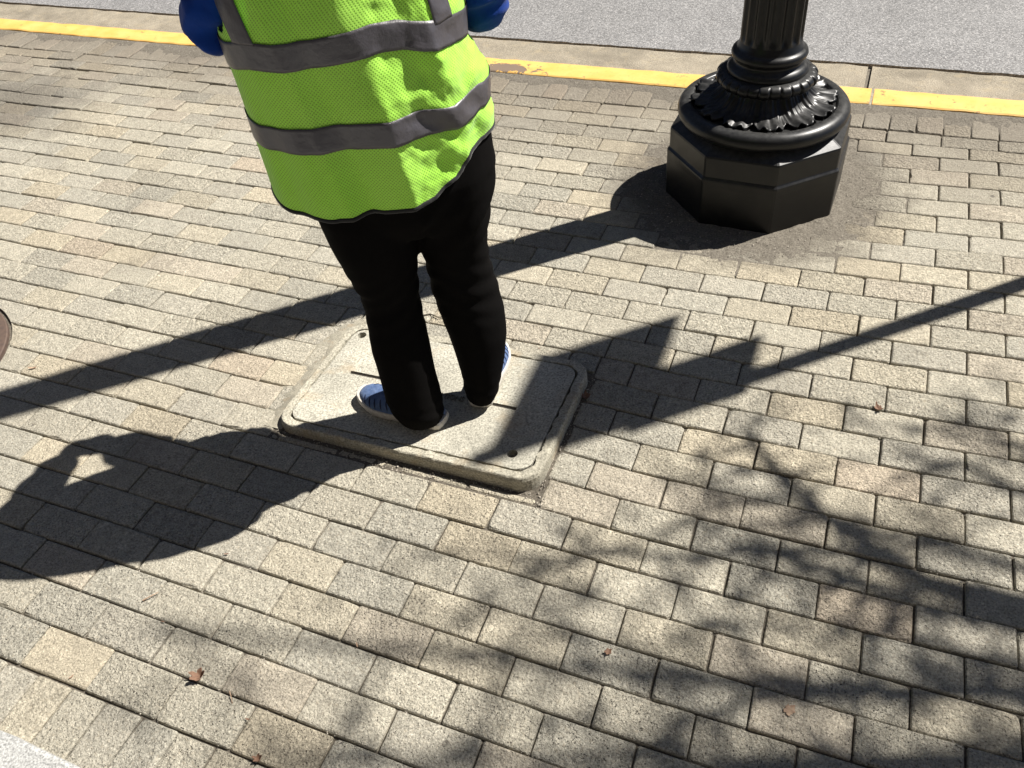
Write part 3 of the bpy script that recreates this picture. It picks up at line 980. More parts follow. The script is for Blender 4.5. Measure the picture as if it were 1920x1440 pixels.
SHADE = [  # shadow strokes on the paving, at the height of the twig that throws them
    ([(0.75, -0.62), (0.40, -0.44), (0.21, -0.37), (0.12, -0.355), (0.03, -0.325), (-0.06, -0.30), (-0.13, -0.295), (-0.20, -0.315), (-0.34, -0.35)], 3.3, 0.028, 0.011),
    ([(0.03, -0.325), (-0.10, -0.27), (-0.21, -0.21), (-0.31, -0.13), (-0.38, -0.06), (-0.45, 0.02)], 3.4, 0.024, 0.009),
    ([(0.60, -0.85), (0.19, -0.54), (0.09, -0.58), (0.0, -0.62), (-0.07, -0.635), (-0.19, -0.68), (-0.31, -0.75), (-0.45, -0.84)], 3.2, 0.019, 0.008),
    ([(0.55, -0.60), (0.20, -0.48), (0.12, -0.49), (0.04, -0.475), (-0.01, -0.485), (-0.16, -0.52)], 3.5, 0.018, 0.007),
    ([(0.50, 0.18), (0.26, 0.15), (0.12, 0.20), (0.02, 0.24)], 3.5, 0.016, 0.006),
    ([(0.60, -0.15), (0.25, 0.0), (0.10, 0.06), (-0.05, 0.03)], 3.6, 0.015, 0.006),
    ([(-0.34, -0.35), (-0.47, -0.42), (-0.60, -0.45), (-0.72, -0.50), (-0.86, -0.60)], 3.5, 0.014, 0.005),
]
for (pts, z, r0, r1) in SHADE:
    P3 = [Vector(lift(x, y, z + 0.10 * sin(i * 1.7))) for i, (x, y) in enumerate(pts)]
    a = P3[0]
    join = top + Vector((random.uniform(-.03, .03), random.uniform(-.03, .03), random.uniform(-0.5, 0)))
    limb([join, join.lerp(a, .35) + Vector((0, 0, .25)), join.lerp(a, .7) + Vector((0, 0, .22)), a], (r0 * 1.6, r0))
    limb(P3, (r0, r1))
    for i in range(1, len(P3)):
        for _ in range(3):
            p = P3[i].lerp(P3[i - 1], random.random())
            d = Vector((random.uniform(-1, 1), random.uniform(-1, 1), random.uniform(-.4, .8))).normalized()
            L = random.uniform(0.15, 0.4)
            limb([p, p + d * L * .5 + Vector((0, 0, .03)), p + d * L], (0.006, 0.003))
            leafc.append((p + d * L * random.uniform(.5, 1.0), 0.07, random.randint(0, 2)))
# further limbs of the crown
for k in range(16):
    a = random.uniform(-1.0, 3.6); L = random.uniform(0.8, 1.9)
    e_ = top + Vector((cos(a) * L, sin(a) * L, random.uniform(1.0, 3.0)))
    j = top + Vector((0, 0, random.uniform(-.4, 0)))
    mid_ = j.lerp(e_, .5) + Vector((0, 0, .2))
    limb([j, mid_, e_], (0.035, 0.008))
    for _ in range(14):
        p = mid_.lerp(e_, random.random())
        d = Vector((random.uniform(-1, 1), random.uniform(-1, 1), random.uniform(-.4, .8))).normalized()
        q = p + d * random.uniform(.2, .6)
        limb([p, q], (0.006, 0.003))
        leafc.append((q, 0.16, random.randint(4, 9)))
# soft dapples
for _ in range(32):
    x = random.uniform(-0.95, 0.75); y = random.uniform(-1.30, 0.42)
    if y > 0.62 + 1.1 * (x + .0) and x < -0.2: continue
    if x < -0.45 and y > -0.38: continue
    dens = 0.35 + 0.65 * min(1, max(0, (x + 0.9) / 0.9))
    if random.random() > dens: continue
    z = random.uniform(4.6, 6.6)
    leafc.append((Vector(lift(x, y, z)), 0.09, random.randint(2, 5)))
for _ in range(16):
    x = random.uniform(-0.05, 0.40); y = random.uniform(-0.05, 0.42)
    leafc.append((Vector(lift(x, y, random.uniform(4.6, 6.2))), 0.08, random.randint(2, 4)))
mesh('trunk', tv, tf, MBARK, tree, smooth=True)
lv, lf = [], []
for (c, R, n_) in leafc:
    for _ in range(n_):
        p = Vector(c) + Vector((random.gauss(0, R * .6), random.gauss(0, R * .6), random.gauss(0, R * .5)))
        d = Vector((random.uniform(-1, 1), random.uniform(-1, 1), random.uniform(-.6, .3))).normalized()
        s = d.cross(Vector((0, 0, 1))).normalized(); u = s.cross(d)
        L = random.uniform(.035, .06); W = L * .33
        b = len(lv)
        lv.extend([tuple(p), tuple(p + d * L * .45 + s * W + u * .004), tuple(p + d * L), tuple(p + d * L * .45 - s * W + u * .004)])
        lf.append((b, b + 1, b + 2, b + 3))
mesh('crown', lv, lf, MGREEN, tree)

# ------------------------------------------------------------------ person
PO = Vector((-1.25, -0.12, 0.0))
PR = Vector((0.788, 0.616, 0)); PF = Vector((-0.616, 0.788, 0))
def B3(r, f, z): return PO + PR * r + PF * f + Vector((0, 0, z))
person = empty('person', PO + Vector((0, 0, 0.04)), 'person seen from behind in lime safety vest, blue sleeves and black trousers', 'person')

def ell_loft(rings, n_=32, cap=True, p=2.0):
    """rings: (centre Vector, half width along u, half depth along v, u, v)"""
    V, F_ = [], []
    for (c, a, b, u, v) in rings:
        for i in range(n_):
            t = 2 * pi * i / n_
            ct, st = cos(t), sin(t)
            cx = math.copysign(abs(ct) ** (2 / p), ct); sy = math.copysign(abs(st) ** (2 / p), st)
            V.append(tuple(c + u * a * cx + v * b * sy))
    m = len(rings)
    for k in range(m - 1):
        for i in range(n_):
            j = (i + 1) % n_
            F_.append((k * n_ + i, k * n_ + j, (k + 1) * n_ + j, (k + 1) * n_ + i))
    F_.append(tuple(range(n_))[::-1]); F_.append(tuple((m - 1) * n_ + i for i in range(n_)))
    return V, F_
def capsule(p, q, r0, r1, n_=16):
    p, q = Vector(p), Vector(q)
    d = (q - p).normalized()
    s = d.cross(Vector((0.3, 0.21, 0.93))).normalized(); t = d.cross(s)
    rings = []
    for k in range(5):
        a = radians(-85 + k * 85 / 4 ); rings.append((p + d * r0 * sin(a), r0 * cos(a)))
    for k in range(5):
        a = radians(k * 85 / 4); rings.append((q + d * r1 * sin(a), r1 * cos(a)))
    V, F_ = [], []
    for c, r in rings:
        for i in range(n_):
            an = 2 * pi * i / n_
            V.append(tuple(c + s * r * cos(an) + t * r * sin(an)))
    m = len(rings)
    for k in range(m - 1):
        for i in range(n_):
            j = (i + 1) % n_
            F_.append((k * n_ + i, k * n_ + j, (k + 1) * n_ + j, (k + 1) * n_ + i))
    F_.append(tuple(range(n_))[::-1]); F_.append(tuple((m - 1) * n_ + i for i in range(n_)))
    return V, F_
def join(parts):
    V, F_ = [], []
    for v, f in parts:
        b = len(V); V.extend(v); F_.extend([tuple(b + i for i in q) for q in f])
    return V, F_
Z = Vector((0, 0, 1))
# ---- trousers: each leg (z, centre r, half width, centre f, half depth)
LL = [(0.064, -0.112, 0.058, -0.078, 0.055), (0.095, -0.118, 0.068, -0.078, 0.064), (0.14, -0.122, 0.075, -0.065, 0.072), (0.22, -0.124, 0.075, -0.055, 0.074), (0.31, -0.125, 0.077, -0.045, 0.080), (0.40, -0.121, 0.073, -0.030, 0.080), (0.47, -0.117, 0.076, -0.02, 0.082), (0.55, -0.123, 0.090, -0.02, 0.095), (0.63, -0.128, 0.102, -0.02, 0.11), (0.72, -0.128, 0.112, -0.015, 0.125), (0.80, -0.12, 0.11, -0.01, 0.13)]
RL = [(0.062, 0.066, 0.042, -0.050, 0.052), (0.090, 0.070, 0.050, -0.050, 0.060), (0.13, 0.077, 0.056, -0.042, 0.068), (0.20, 0.082, 0.068, -0.038, 0.074), (0.28, 0.084, 0.078, -0.035, 0.080), (0.35, 0.079, 0.083, -0.03, 0.083), (0.43, 0.070, 0.085, -0.02, 0.085), (0.50, 0.064, 0.081, -0.02, 0.09), (0.58, 0.062, 0.082, -0.02, 0.10), (0.66, 0.066, 0.093, -0.02, 0.115), (0.74, 0.075, 0.105, -0.015, 0.125), (0.80, 0.08, 0.105, -0.01, 0.13)]
parts = []
for leg in (LL, RL):
    parts.append(ell_loft([(B3(c, f, z), a, b, PR, PF) for (z, c, a, f, b) in leg]))
parts.append(ell_loft([(B3(-0.03, -0.015, 0.66), 0.15, 0.10, PR, PF), (B3(-0.03, -0.015, 0.72), 0.195, 0.135, PR, PF), (B3(-0.028, -0.012, 0.78), 0.216, 0.150, PR, PF), (B3(-0.03, -0.01, 0.86), 0.214, 0.148, PR, PF), (B3(-0.04, -0.005, 0.95), 0.20, 0.135, PR, PF), (B3(-0.05, 0.0, 1.00), 0.19, 0.13, PR, PF)], 40, p=2.3))
V, F_ = remeshed(*join(parts), 0.0075, 6)
def wrinkle_verts(V, F_, fn):
    me = bpy.data.meshes.new('t'); me.from_pydata([tuple(v) for v in V], [], F_)
    N = [v.normal.copy() for v in me.vertices]
    bpy.data.meshes.remove(me)
    return [Vector(v) + n_ * fn(Vector(v), n_) for v, n_ in zip(V, N)]
def pant_w(v, n_):
    r = (v - PO).dot(PR); f = (v - PO).dot(PF); z = v.z
    a = 0
    # drag folds behind knees and at the thighs
    k1 = math.exp(-((z - 0.47) / 0.09) ** 2)
    a += 0.0022 * k1 * sin(z * 115 + r * 60 * (1 if r > 0 else -1) + 2 * noise.noise(v * 9))
    k2 = math.exp(-((z - 0.70) / 0.08) ** 2) * (r > -0.02)
    a += 0.0045 * k2 * sin(z * 80 - r * 90 + 2 * noise.noise(v * 7))
    k3 = math.exp(-((z - 0.09) / 0.06) ** 2)
    a += 0.0012 * k3 * sin(z * 150 + r * 30 + f * 40)
    a += 0.005 * noise.noise(Vector((v.x * 11, v.y * 11, v.z * 5)))
    return a
V = wrinkle_verts(V, F_, pant_w)
mesh('trousers', V, F_, MPANT, person, smooth=True)

# ---- body: one continuous surface, head, neck, torso, arms, hands with fingers, legs
HC = B3(-0.06, 0.055, 1.50)
parts = []
hr = []
for (z, f, a, b) in ((-0.115, 0.03, 0.035, 0.045), (-0.10, 0.028, 0.050, 0.062), (-0.075, 0.018, 0.062, 0.078), (-0.04, 0.008, 0.070, 0.090), (0.0, 0.0, 0.075, 0.096), (0.04, -0.004, 0.077, 0.098), (0.075, -0.006, 0.070, 0.088), (0.10, -0.006, 0.052, 0.065), (0.118, -0.006, 0.020, 0.025)):
    hr.append((HC + PF * f + Z * z, a, b, PR, PF))
parts.append(ell_loft(hr, 28))
parts.append(capsule(HC + PF * 0.088 + Z * 0.01, HC + PF * 0.108 + Z * -0.03, 0.008, 0.014))          # nose
for s in (-1, 1):
    parts.append(capsule(HC + PR * s * 0.012 + PF * 0.098 + Z * -0.035, HC + PR * s * 0.006 + PF * 0.100 + Z * -0.035, 0.008, 0.008))
    parts.append(capsule(HC + PR * s * 0.077 + PF * -0.005 + Z * -0.025, HC + PR * s * 0.082 + PF * -0.015 + Z * 0.018, 0.010, 0.014))   # ears
    parts.append(capsule(HC + PR * s * 0.020 + PF * 0.085 + Z * 0.022, HC + PR * s * 0.045 + PF * 0.076 + Z * 0.020, 0.010, 0.010))      # brow
    parts.append(capsule(HC + PR * s * 0.030 + PF * 0.082 + Z * -0.002, HC + PR * s * 0.032 + PF * 0.082 + Z * -0.002, 0.0115, 0.0115))   # eyes
parts.append(capsule(HC + PR * -0.018 + PF * 0.097 + Z * -0.060, HC + PR * 0.018 + PF * 0.097 + Z * -0.060, 0.0065, 0.0065))              # lips
parts.append(capsule(HC + PF * 0.082 + Z * -0.098, HC + PF * 0.075 + Z * -0.095, 0.020, 0.020))                                          # chin
parts.append(capsule(B3(-0.06, 0.0, 1.28), HC + Z * -0.06, 0.052, 0.050))
parts.append(ell_loft([(B3(-0.03, -0.01, 0.70), 0.15, 0.10, PR, PF), (B3(-0.03, -0.01, 0.80), 0.19, 0.12, PR, PF), (B3(-0.05, 0.0, 1.0), 0.165, 0.10, PR, PF), (B3(-0.06, 0.0, 1.2), 0.17, 0.10, PR, PF), (B3(-0.06, 0.0, 1.30), 0.15, 0.08, PR, PF), (B3(-0.06, 0.0, 1.35), 0.06, 0.05, PR, PF)]))
ELB = {-1: B3(-0.340, 0.035, 1.152), 1: B3(0.214, 0.045, 1.092)}
SHO = {-1: B3(-0.250, -0.005, 1.335), 1: B3(0.125, -0.045, 1.335)}
WRI = {-1: B3(-0.145, 0.265, 1.235), 1: B3(0.050, 0.270, 1.265)}
HAN = {}
for s in (-1, 1):
    parts.append(capsule(SHO[s], ELB[s], 0.046, 0.036)); parts.append(capsule(ELB[s], WRI[s], 0.037, 0.026))
    parts.append(capsule(B3(-0.06, 0, 1.30), SHO[s], 0.05, 0.045))
    # hand: palm plus five bent fingers
    fw = (WRI[s] - ELB[s]).normalized()
    side = PR * (-s)                       # towards the other hand
    fw = (fw * 0.7 + Z * 0.5 + side * 0.25).normalized()
    acr = fw.cross(side).normalized()      # across the knuckles
    pn = acr.cross(fw).normalized()
    if pn.dot(side) < 0: pn = -pn
    W = WRI[s]
    for k in (-1, 0, 1):
        parts.append(capsule(W + fw * 0.01 + acr * k * 0.014, W + fw * 0.085 + acr * k * 0.023, 0.016, 0.013))
    for k, (L, off) in enumerate(((0.066, -1.5), (0.076, -0.5), (0.071, 0.5), (0.055, 1.5))):
        b0 = W + fw * 0.088 + acr * off * 0.020
        d1 = (fw * 0.85 + pn * 0.5).normalized(); d2 = (fw * 0.45 + pn * 0.9).normalized(); d3 = (fw * 0.0 + pn * 1.0 ).normalized()
        p1 = b0 + d1 * L * 0.45; p2 = p1 + d2 * L * 0.32; p3 = p2 + d3 * L * 0.25
        parts.append(capsule(b0, p1, 0.0088, 0.008)); parts.append(capsule(p1, p2, 0.008, 0.0074)); parts.append(capsule(p2, p3, 0.0074, 0.0064))
    b0 = W + fw * 0.025 - acr * 0.026
    p1 = b0 + (fw * 0.5 - acr * 0.6 + pn * 0.4).normalized() * 0.038; p2 = p1 + (fw * 0.8 + pn * 0.5).normalized() * 0.030
    parts.append(capsule(b0, p1, 0.012, 0.010)); parts.append(capsule(p1, p2, 0.010, 0.008))
for leg in (LL, RL):
    parts.append(ell_loft([(B3(c, f, z), a * 0.72, b * 0.72, PR, PF) for (z, c, a, f, b) in leg[1:]]))
V, F_ = remeshed(*join(parts), 0.0042, 3)
mesh('body', V, F_, MSKIN, person, smooth=True)
# eyes, lips are shaped in the body; hair
parts = []
hr = []
for (z, f, a, b) in ((-0.13, -0.055, 0.062, 0.045), (-0.09, -0.045, 0.080, 0.068), (-0.04, -0.036, 0.086, 0.080), (0.0, -0.026, 0.088, 0.086), (0.05, -0.018, 0.088, 0.094), (0.09, -0.012, 0.078, 0.086), (0.118, -0.01, 0.055, 0.062), (0.132, -0.01, 0.02, 0.025)):
    hr.append((HC + PF * f + Z * z, a, b, PR, PF))
V, F_ = remeshed(*ell_loft(hr, 36), 0.006, 3)
V = wrinkle_verts(V, F_, lambda v, n_: 0.006 * noise.noise(Vector((v.x * 45, v.y * 45, v.z * 9))))
mesh('hair', V, F_, MHAIR, person, smooth=True)

# ---- jacket
parts = [ell_loft([(B3(-0.05, 0.0, 0.84), 0.205, 0.14, PR, PF), (B3(-0.05, 0.0, 1.0), 0.185, 0.12, PR, PF), (B3(-0.06, 0.0, 1.2), 0.19, 0.12, PR, PF), (B3(-0.06, 0.0, 1.31), 0.165, 0.095, PR, PF), (B3(-0.06, 0.0, 1.37), 0.08, 0.07, PR, PF)], 36)]
for s in (-1, 1):
    parts.append(capsule(SHO[s], ELB[s], 0.066, 0.054)); parts.append(capsule(ELB[s], ELB[s].lerp(WRI[s], .93), 0.054, 0.050 if s < 0 else 0.060))
    parts.append(capsule(B3(-0.06, 0, 1.31), SHO[s], 0.06, 0.062))
V, F_ = remeshed(*join(parts), 0.008, 5)
def jw(v, n_):
    return 0.012 * noise.noise(v * 12) + 0.016 * (0.4 - abs(noise.noise(Vector((v.x * 13, v.y * 13, v.z * 26))))) + 0.003 * sin(v.z * 70 + noise.noise(v * 10) * 4)
V = wrinkle_verts(V, F_, jw)
mesh('jacket', V, F_, MJACK, person, smooth=True)

# ---- safety vest (th: angle round the body, 0 = right side, -pi/2 = middle of the back)
def lerp_pts(r, pts):
    for (a, za), (b, zb) in zip(pts, pts[1:]):
        if r <= b:
            t = max(0, (r - a) / (b - a)); return za + (zb - za) * t
    return pts[-1][1]
def hem_z(r, f):
    """shirt-tail hem, low at the left and middle of the back, rising at the right"""
    pts = [(-0.36, 0.780), (-0.31, 0.797), (-0.27, 0.790), (-0.24, 0.789), (-0.205, 0.784), (-0.165, 0.786), (-0.12, 0.792), (-0.05, 0.796), (0.0, 0.802), (0.06, 0.825), (0.115, 0.865), (0.17, 0.872), (0.2, 0.860), (0.25, 0.85)]
    if f > 0.0:
        zs_ = hem_z(0.19 if r > -0.06 else -0.31, -0.01)
        q = min(1, f / 0.14); q = q * q * (3 - 2 * q)
        return zs_ * (1 - q) + (0.80 + 0.008 * sin(r * 20)) * q
    for (a, za), (b, zb) in zip(pts, pts[1:]):
        if r <= b:
            t = max(0, (r - a) / (b - a)); t = t * t * (3 - 2 * t)
            return za + (zb - za) * t
    return pts[-1][1]
def vest_rad(th, z):
    """point (r, f) of the vest cross-section at height z"""
    c, s = cos(th), sin(th)
    lean = (z - 0.85)
    up = min(1, max(0, (z - 1.12) / 0.26))
    rc = -0.060 - 0.02 * max(0, lean)
    a = 0.254 - 0.03 * max(0, (z - 1.15)) * 3 - 0.045 * up * up
    a -= 0.055 * max(0, c) * min(1, max(0, (z - 0.98) / 0.08)) * 0.55
    bb = 0.172 if s < 0 else 0.185
    bb -= 0.02 * min(1, max(0, (z - 0.9) / 0.3)) + 0.06 * up * up
    p = 2.45 if c < 0 else 2.15
    ct = math.copysign(abs(c) ** (2 / p), c); st = math.copysign(abs(s) ** (2 / p), s)
    r = rc + a * ct; f = bb * st
    # crease down the back, right of it the cloth turns to the sun
    if s < 0:
        rr = r
        cr = lerp_pts(z, [(0.7, -0.018), (0.78, -0.030), (0.95, -0.053), (1.10, -0.065), (1.17, -0.100), (1.4, -0.12)])
        dd = rr - cr
        amp = lerp_pts(z, [(0.7, 0.040), (1.02, 0.034), (1.12, 0.012), (1.4, 0.008)])
        ridge = max(0, 1 - (dd / 0.21 if dd > 0 else -dd / 0.085))
        f -= amp * ridge ** 1.05
        # second crease towards the right side, its left face turned from the sun
        c2 = lerp_pts(z, [(0.7, 0.105), (0.95, 0.100), (1.10, 0.060), (1.4, 0.03)])
        d2 = rr - c2
        a2 = lerp_pts(z, [(0.8, 0.002), (0.92, 0.008), (1.02, 0.020), (1.10, 0.022), (1.3, 0.006)])
        f -= a2 * max(0, 1 - (d2 / 0.10 if d2 > 0 else -d2 / 0.045))
        # slanting pleats on the shaded left half
        for (p0, p1, aa, ww) in ((-0.24, -0.16, 0.006, 0.035), (-0.17, -0.09, 0.005, 0.03), (-0.29, -0.235, 0.006, 0.03)):
            pc = p0 + (p1 - p0) * (1.2 - z) / 0.45
            d3 = (rr - pc) / ww
            f -= aa * max(0, 1 - (d3 * 0.6 if d3 > 0 else -d3 * 1.4))
        low = min(1, max(0, (1.0 - z) / 0.25))
        f -= 0.008 * low * math.exp(-((rr + 0.175) / 0.07) ** 2)
        f -= 0.006 * low * low * max(0, 1 - abs(rr + 0.165) / 0.03)
    # soft hanging folds
    q = th * 1.0
    f += 0.005 * sin(th * 11 + z * 4) * (0.4 + 0.6 * min(1, max(0, (1.15 - z) / 0.3)))
    n1 = fbm(r * 7 + 3, z * 3.2, f * 4, 3); n2 = 0.35 - abs(fbm(r * 15 + z * 9, z * 13 - r * 8 + 5, 2, 3)) * 1.6
    k = 0.0065 * n1 + (0.0048 if r > -0.05 else 0.0008) * n2
    # diagonal drag folds on the sunny right side
    if r > -0.05 and s < 0.3:
        k += 0.0030 * sin((z * 1.0 + r * 0.75) * 62 + 3 * n1) * min(1, (r + 0.05) / 0.07) 
    return r + k * c * 0.8, f + k * s * 1.0 
NT_, NZ = 300, 130
def vest_pt(th, t, off=0.0, zabs=None):
    c, s = cos(th), sin(th)
    r0, f0 = vest_rad(th, 0.85)
    zt = 1.385 - 0.03 * abs(c) ** 2
    z0 = hem_z(r0, f0)
    z = z0 + (zt - z0) * t if zabs is None else zabs
    r, f = vest_rad(th, z)
    if off:
        e1 = vest_rad(th + 0.02, z); e0 = vest_rad(th - 0.02, z)
        tx_, ty_ = e1[0] - e0[0], e1[1] - e0[1]
        L = hypot(tx_, ty_) or 1
        r += off * ty_ / L; f -= off * tx_ / L
    return B3(r, f, z), z
def vest_grid(th0, th1, nth, rows, mat, name, parent, uvs=True, closed=False, thick=0.0012):
    """rows: list of functions th -> (t, zabs, off)"""
    V, F_, UV = [], [], []
    for j, row in enumerate(rows):
        arc = 0; prev = None
        for i in range(nth + 1):
            th = th0 + (th1 - th0) * i / nth
            t, za, off = row(th)
            P_, z = vest_pt(th, t, off, za)
            if prev is not None: arc += hypot(P_.x - prev.x, P_.y - prev.y)
            prev = P_
            V.append(P_); UV.append((arc, P_.z))
    n_ = nth + 1
    for j in range(len(rows) - 1):
        for i in range(nth):
            a = j * n_ + i
            F_.append((a, a + 1, a + n_ + 1, a + n_))
    o = mesh(name, V, F_, mat, parent, smooth=True)
    if uvs:
        l = o.data.uv_layers.new(name='cloth')
        for lp in o.data.loops:
            l.data[lp.index].uv = UV[lp.vertex_index]
    if thick:
        sm = o.modifiers.new('thickness', 'SOLIDIFY'); sm.thickness = thick; sm.offset = 1
        me2 = evaluated(o); o.modifiers.clear(); old = o.data; o.data = me2; bpy.data.meshes.remove(old)
    return o
FRONT = pi / 2
rows = []
for j in range(NZ + 1):
    rows.append((lambda t: (lambda th: (t, None, 0.0)))(j / NZ))
vest = vest_grid(FRONT + 0.05, FRONT + 2 * pi - 0.05, NT_, rows, MVEST, 'vest', person)
# armholes: open the vest where the arms pass by removing faces near the arms
bmv = bmesh.new(); bmv.from_mesh(vest.data)
off = world_loc(vest)
kill = []
for f in bmv.faces:
    c = f.calc_center_median() + off
    for s in (-1, 1):
        sh, el = SHO[s], ELB[s]
        ax = el - sh; t = max(-0.2, min(1.0, (c - sh).dot(ax) / ax.length_squared))
        if c.z > 1.16 and (c - (sh + ax * t)).length < 0.088:
            kill.append(f); break
bmesh.ops.delete(bmv, geom=kill, context='FACES')
bmv.to_mesh(vest.data); bmv.free()
# horizontal reflective bands (height of lower edge along the back)
def band_rows(zf, h, off=0.0032, n_=8):
    return [(lambda q: (lambda th: (0, zf(th) + h * q / n_, off)))(q) for q in range(n_ + 1)]
def z_band1(th):
    r, f = vest_rad(th, 1.1)
    if f > 0: return 1.07
    return lerp_pts(r, [(-0.31, 1.095), (-0.28, 1.103), (-0.2, 1.098), (-0.05, 1.112), (0.0, 1.108), (0.125, 1.082), (0.19, 1.055)])
def z_band2(th):
    r, f = vest_rad(th, 0.92)
    if f > 0: return 0.93
    return lerp_pts(r, [(-0.33, 0.945), (-0.29, 0.935), (-0.2, 0.935), (-0.1, 0.940), (-0.05, 0.940), (0.02, 0.940), (0.08, 0.930), (0.15, 0.938), (0.19, 0.925)])
vest_grid(FRONT + 0.08, FRONT + 2 * pi - 0.08, 260, band_rows(z_band1, 0.052), MBAND, 'reflective_band', vest, thick=0.0008)
vest_grid(FRONT + 0.08, FRONT + 2 * pi - 0.08, 260, band_rows(z_band2, 0.052), MBAND, 'reflective_band', vest, thick=0.0008)
# shoulder strips running up from the upper band
def strip(r_lo, r_hi, z0, z1, w_lo, name='shoulder_strip'):
    V, F_, n_ = [], [], 40
    m = 8
    for j in range(n_ + 1):
        z = z0 + (z1 - z0) * j / n_
        rc = r_lo + (r_hi - r_lo) * j / n_
        for i in range(m + 1):
            rr = rc - w_lo / 2 + w_lo * i / m
            # find theta on the back with this r
            lo, hi = -pi + 0.02, -0.02
            for _ in range(26):
                mid_ = (lo + hi) / 2
                if vest_rad(mid_, z)[0] < rr: lo = mid_
                else: hi = mid_
            P_, _z = vest_pt((lo + hi) / 2, 0, 0.0036, z)
            V.append(P_)
    for j in range(n_):
        for i in range(m):
            a = j * (m + 1) + i
            F_.append((a, a + 1, a + m + 2, a + m + 1))
    o = mesh(name, V, F_, MBAND, vest, smooth=True)
    sm = o.modifiers.new('thickness', 'SOLIDIFY'); sm.thickness = 0.0008; sm.offset = 1
    me2 = evaluated(o); o.modifiers.clear(); old = o.data; o.data = me2; bpy.data.meshes.remove(old)
strip(-0.278, -0.302, 1.150, 1.30, 0.036)
strip(0.088, 0.062, 1.136, 1.36, 0.040)
# black binding along the hem
V, F_ = [], []
m = 8
for i in range(NT_ + 1):
    th = FRONT + 0.05 + (2 * pi - 0.1) * i / NT_
    P_, z = vest_pt(th, 0.0, 0.001)
    Q_, z = vest_pt(th + 0.02, 0.0, 0.001)
    d = (Q_ - P_).normalized(); s_ = d.cross(Z).normalized(); u_ = s_.cross(d)
    for k in range(m):
        a = 2 * pi * k / m
        V.append(P_ + s_ * 0.0028 * cos(a) + u_ * 0.0052 * sin(a))
for i in range(NT_):
    for k in range(m):
        j = (k + 1) % m
        F_.append((i * m + k, i * m + j, (i + 1) * m + j, (i + 1) * m + k))
mesh('hem_binding', V, F_, MBIND, vest, smooth=True)

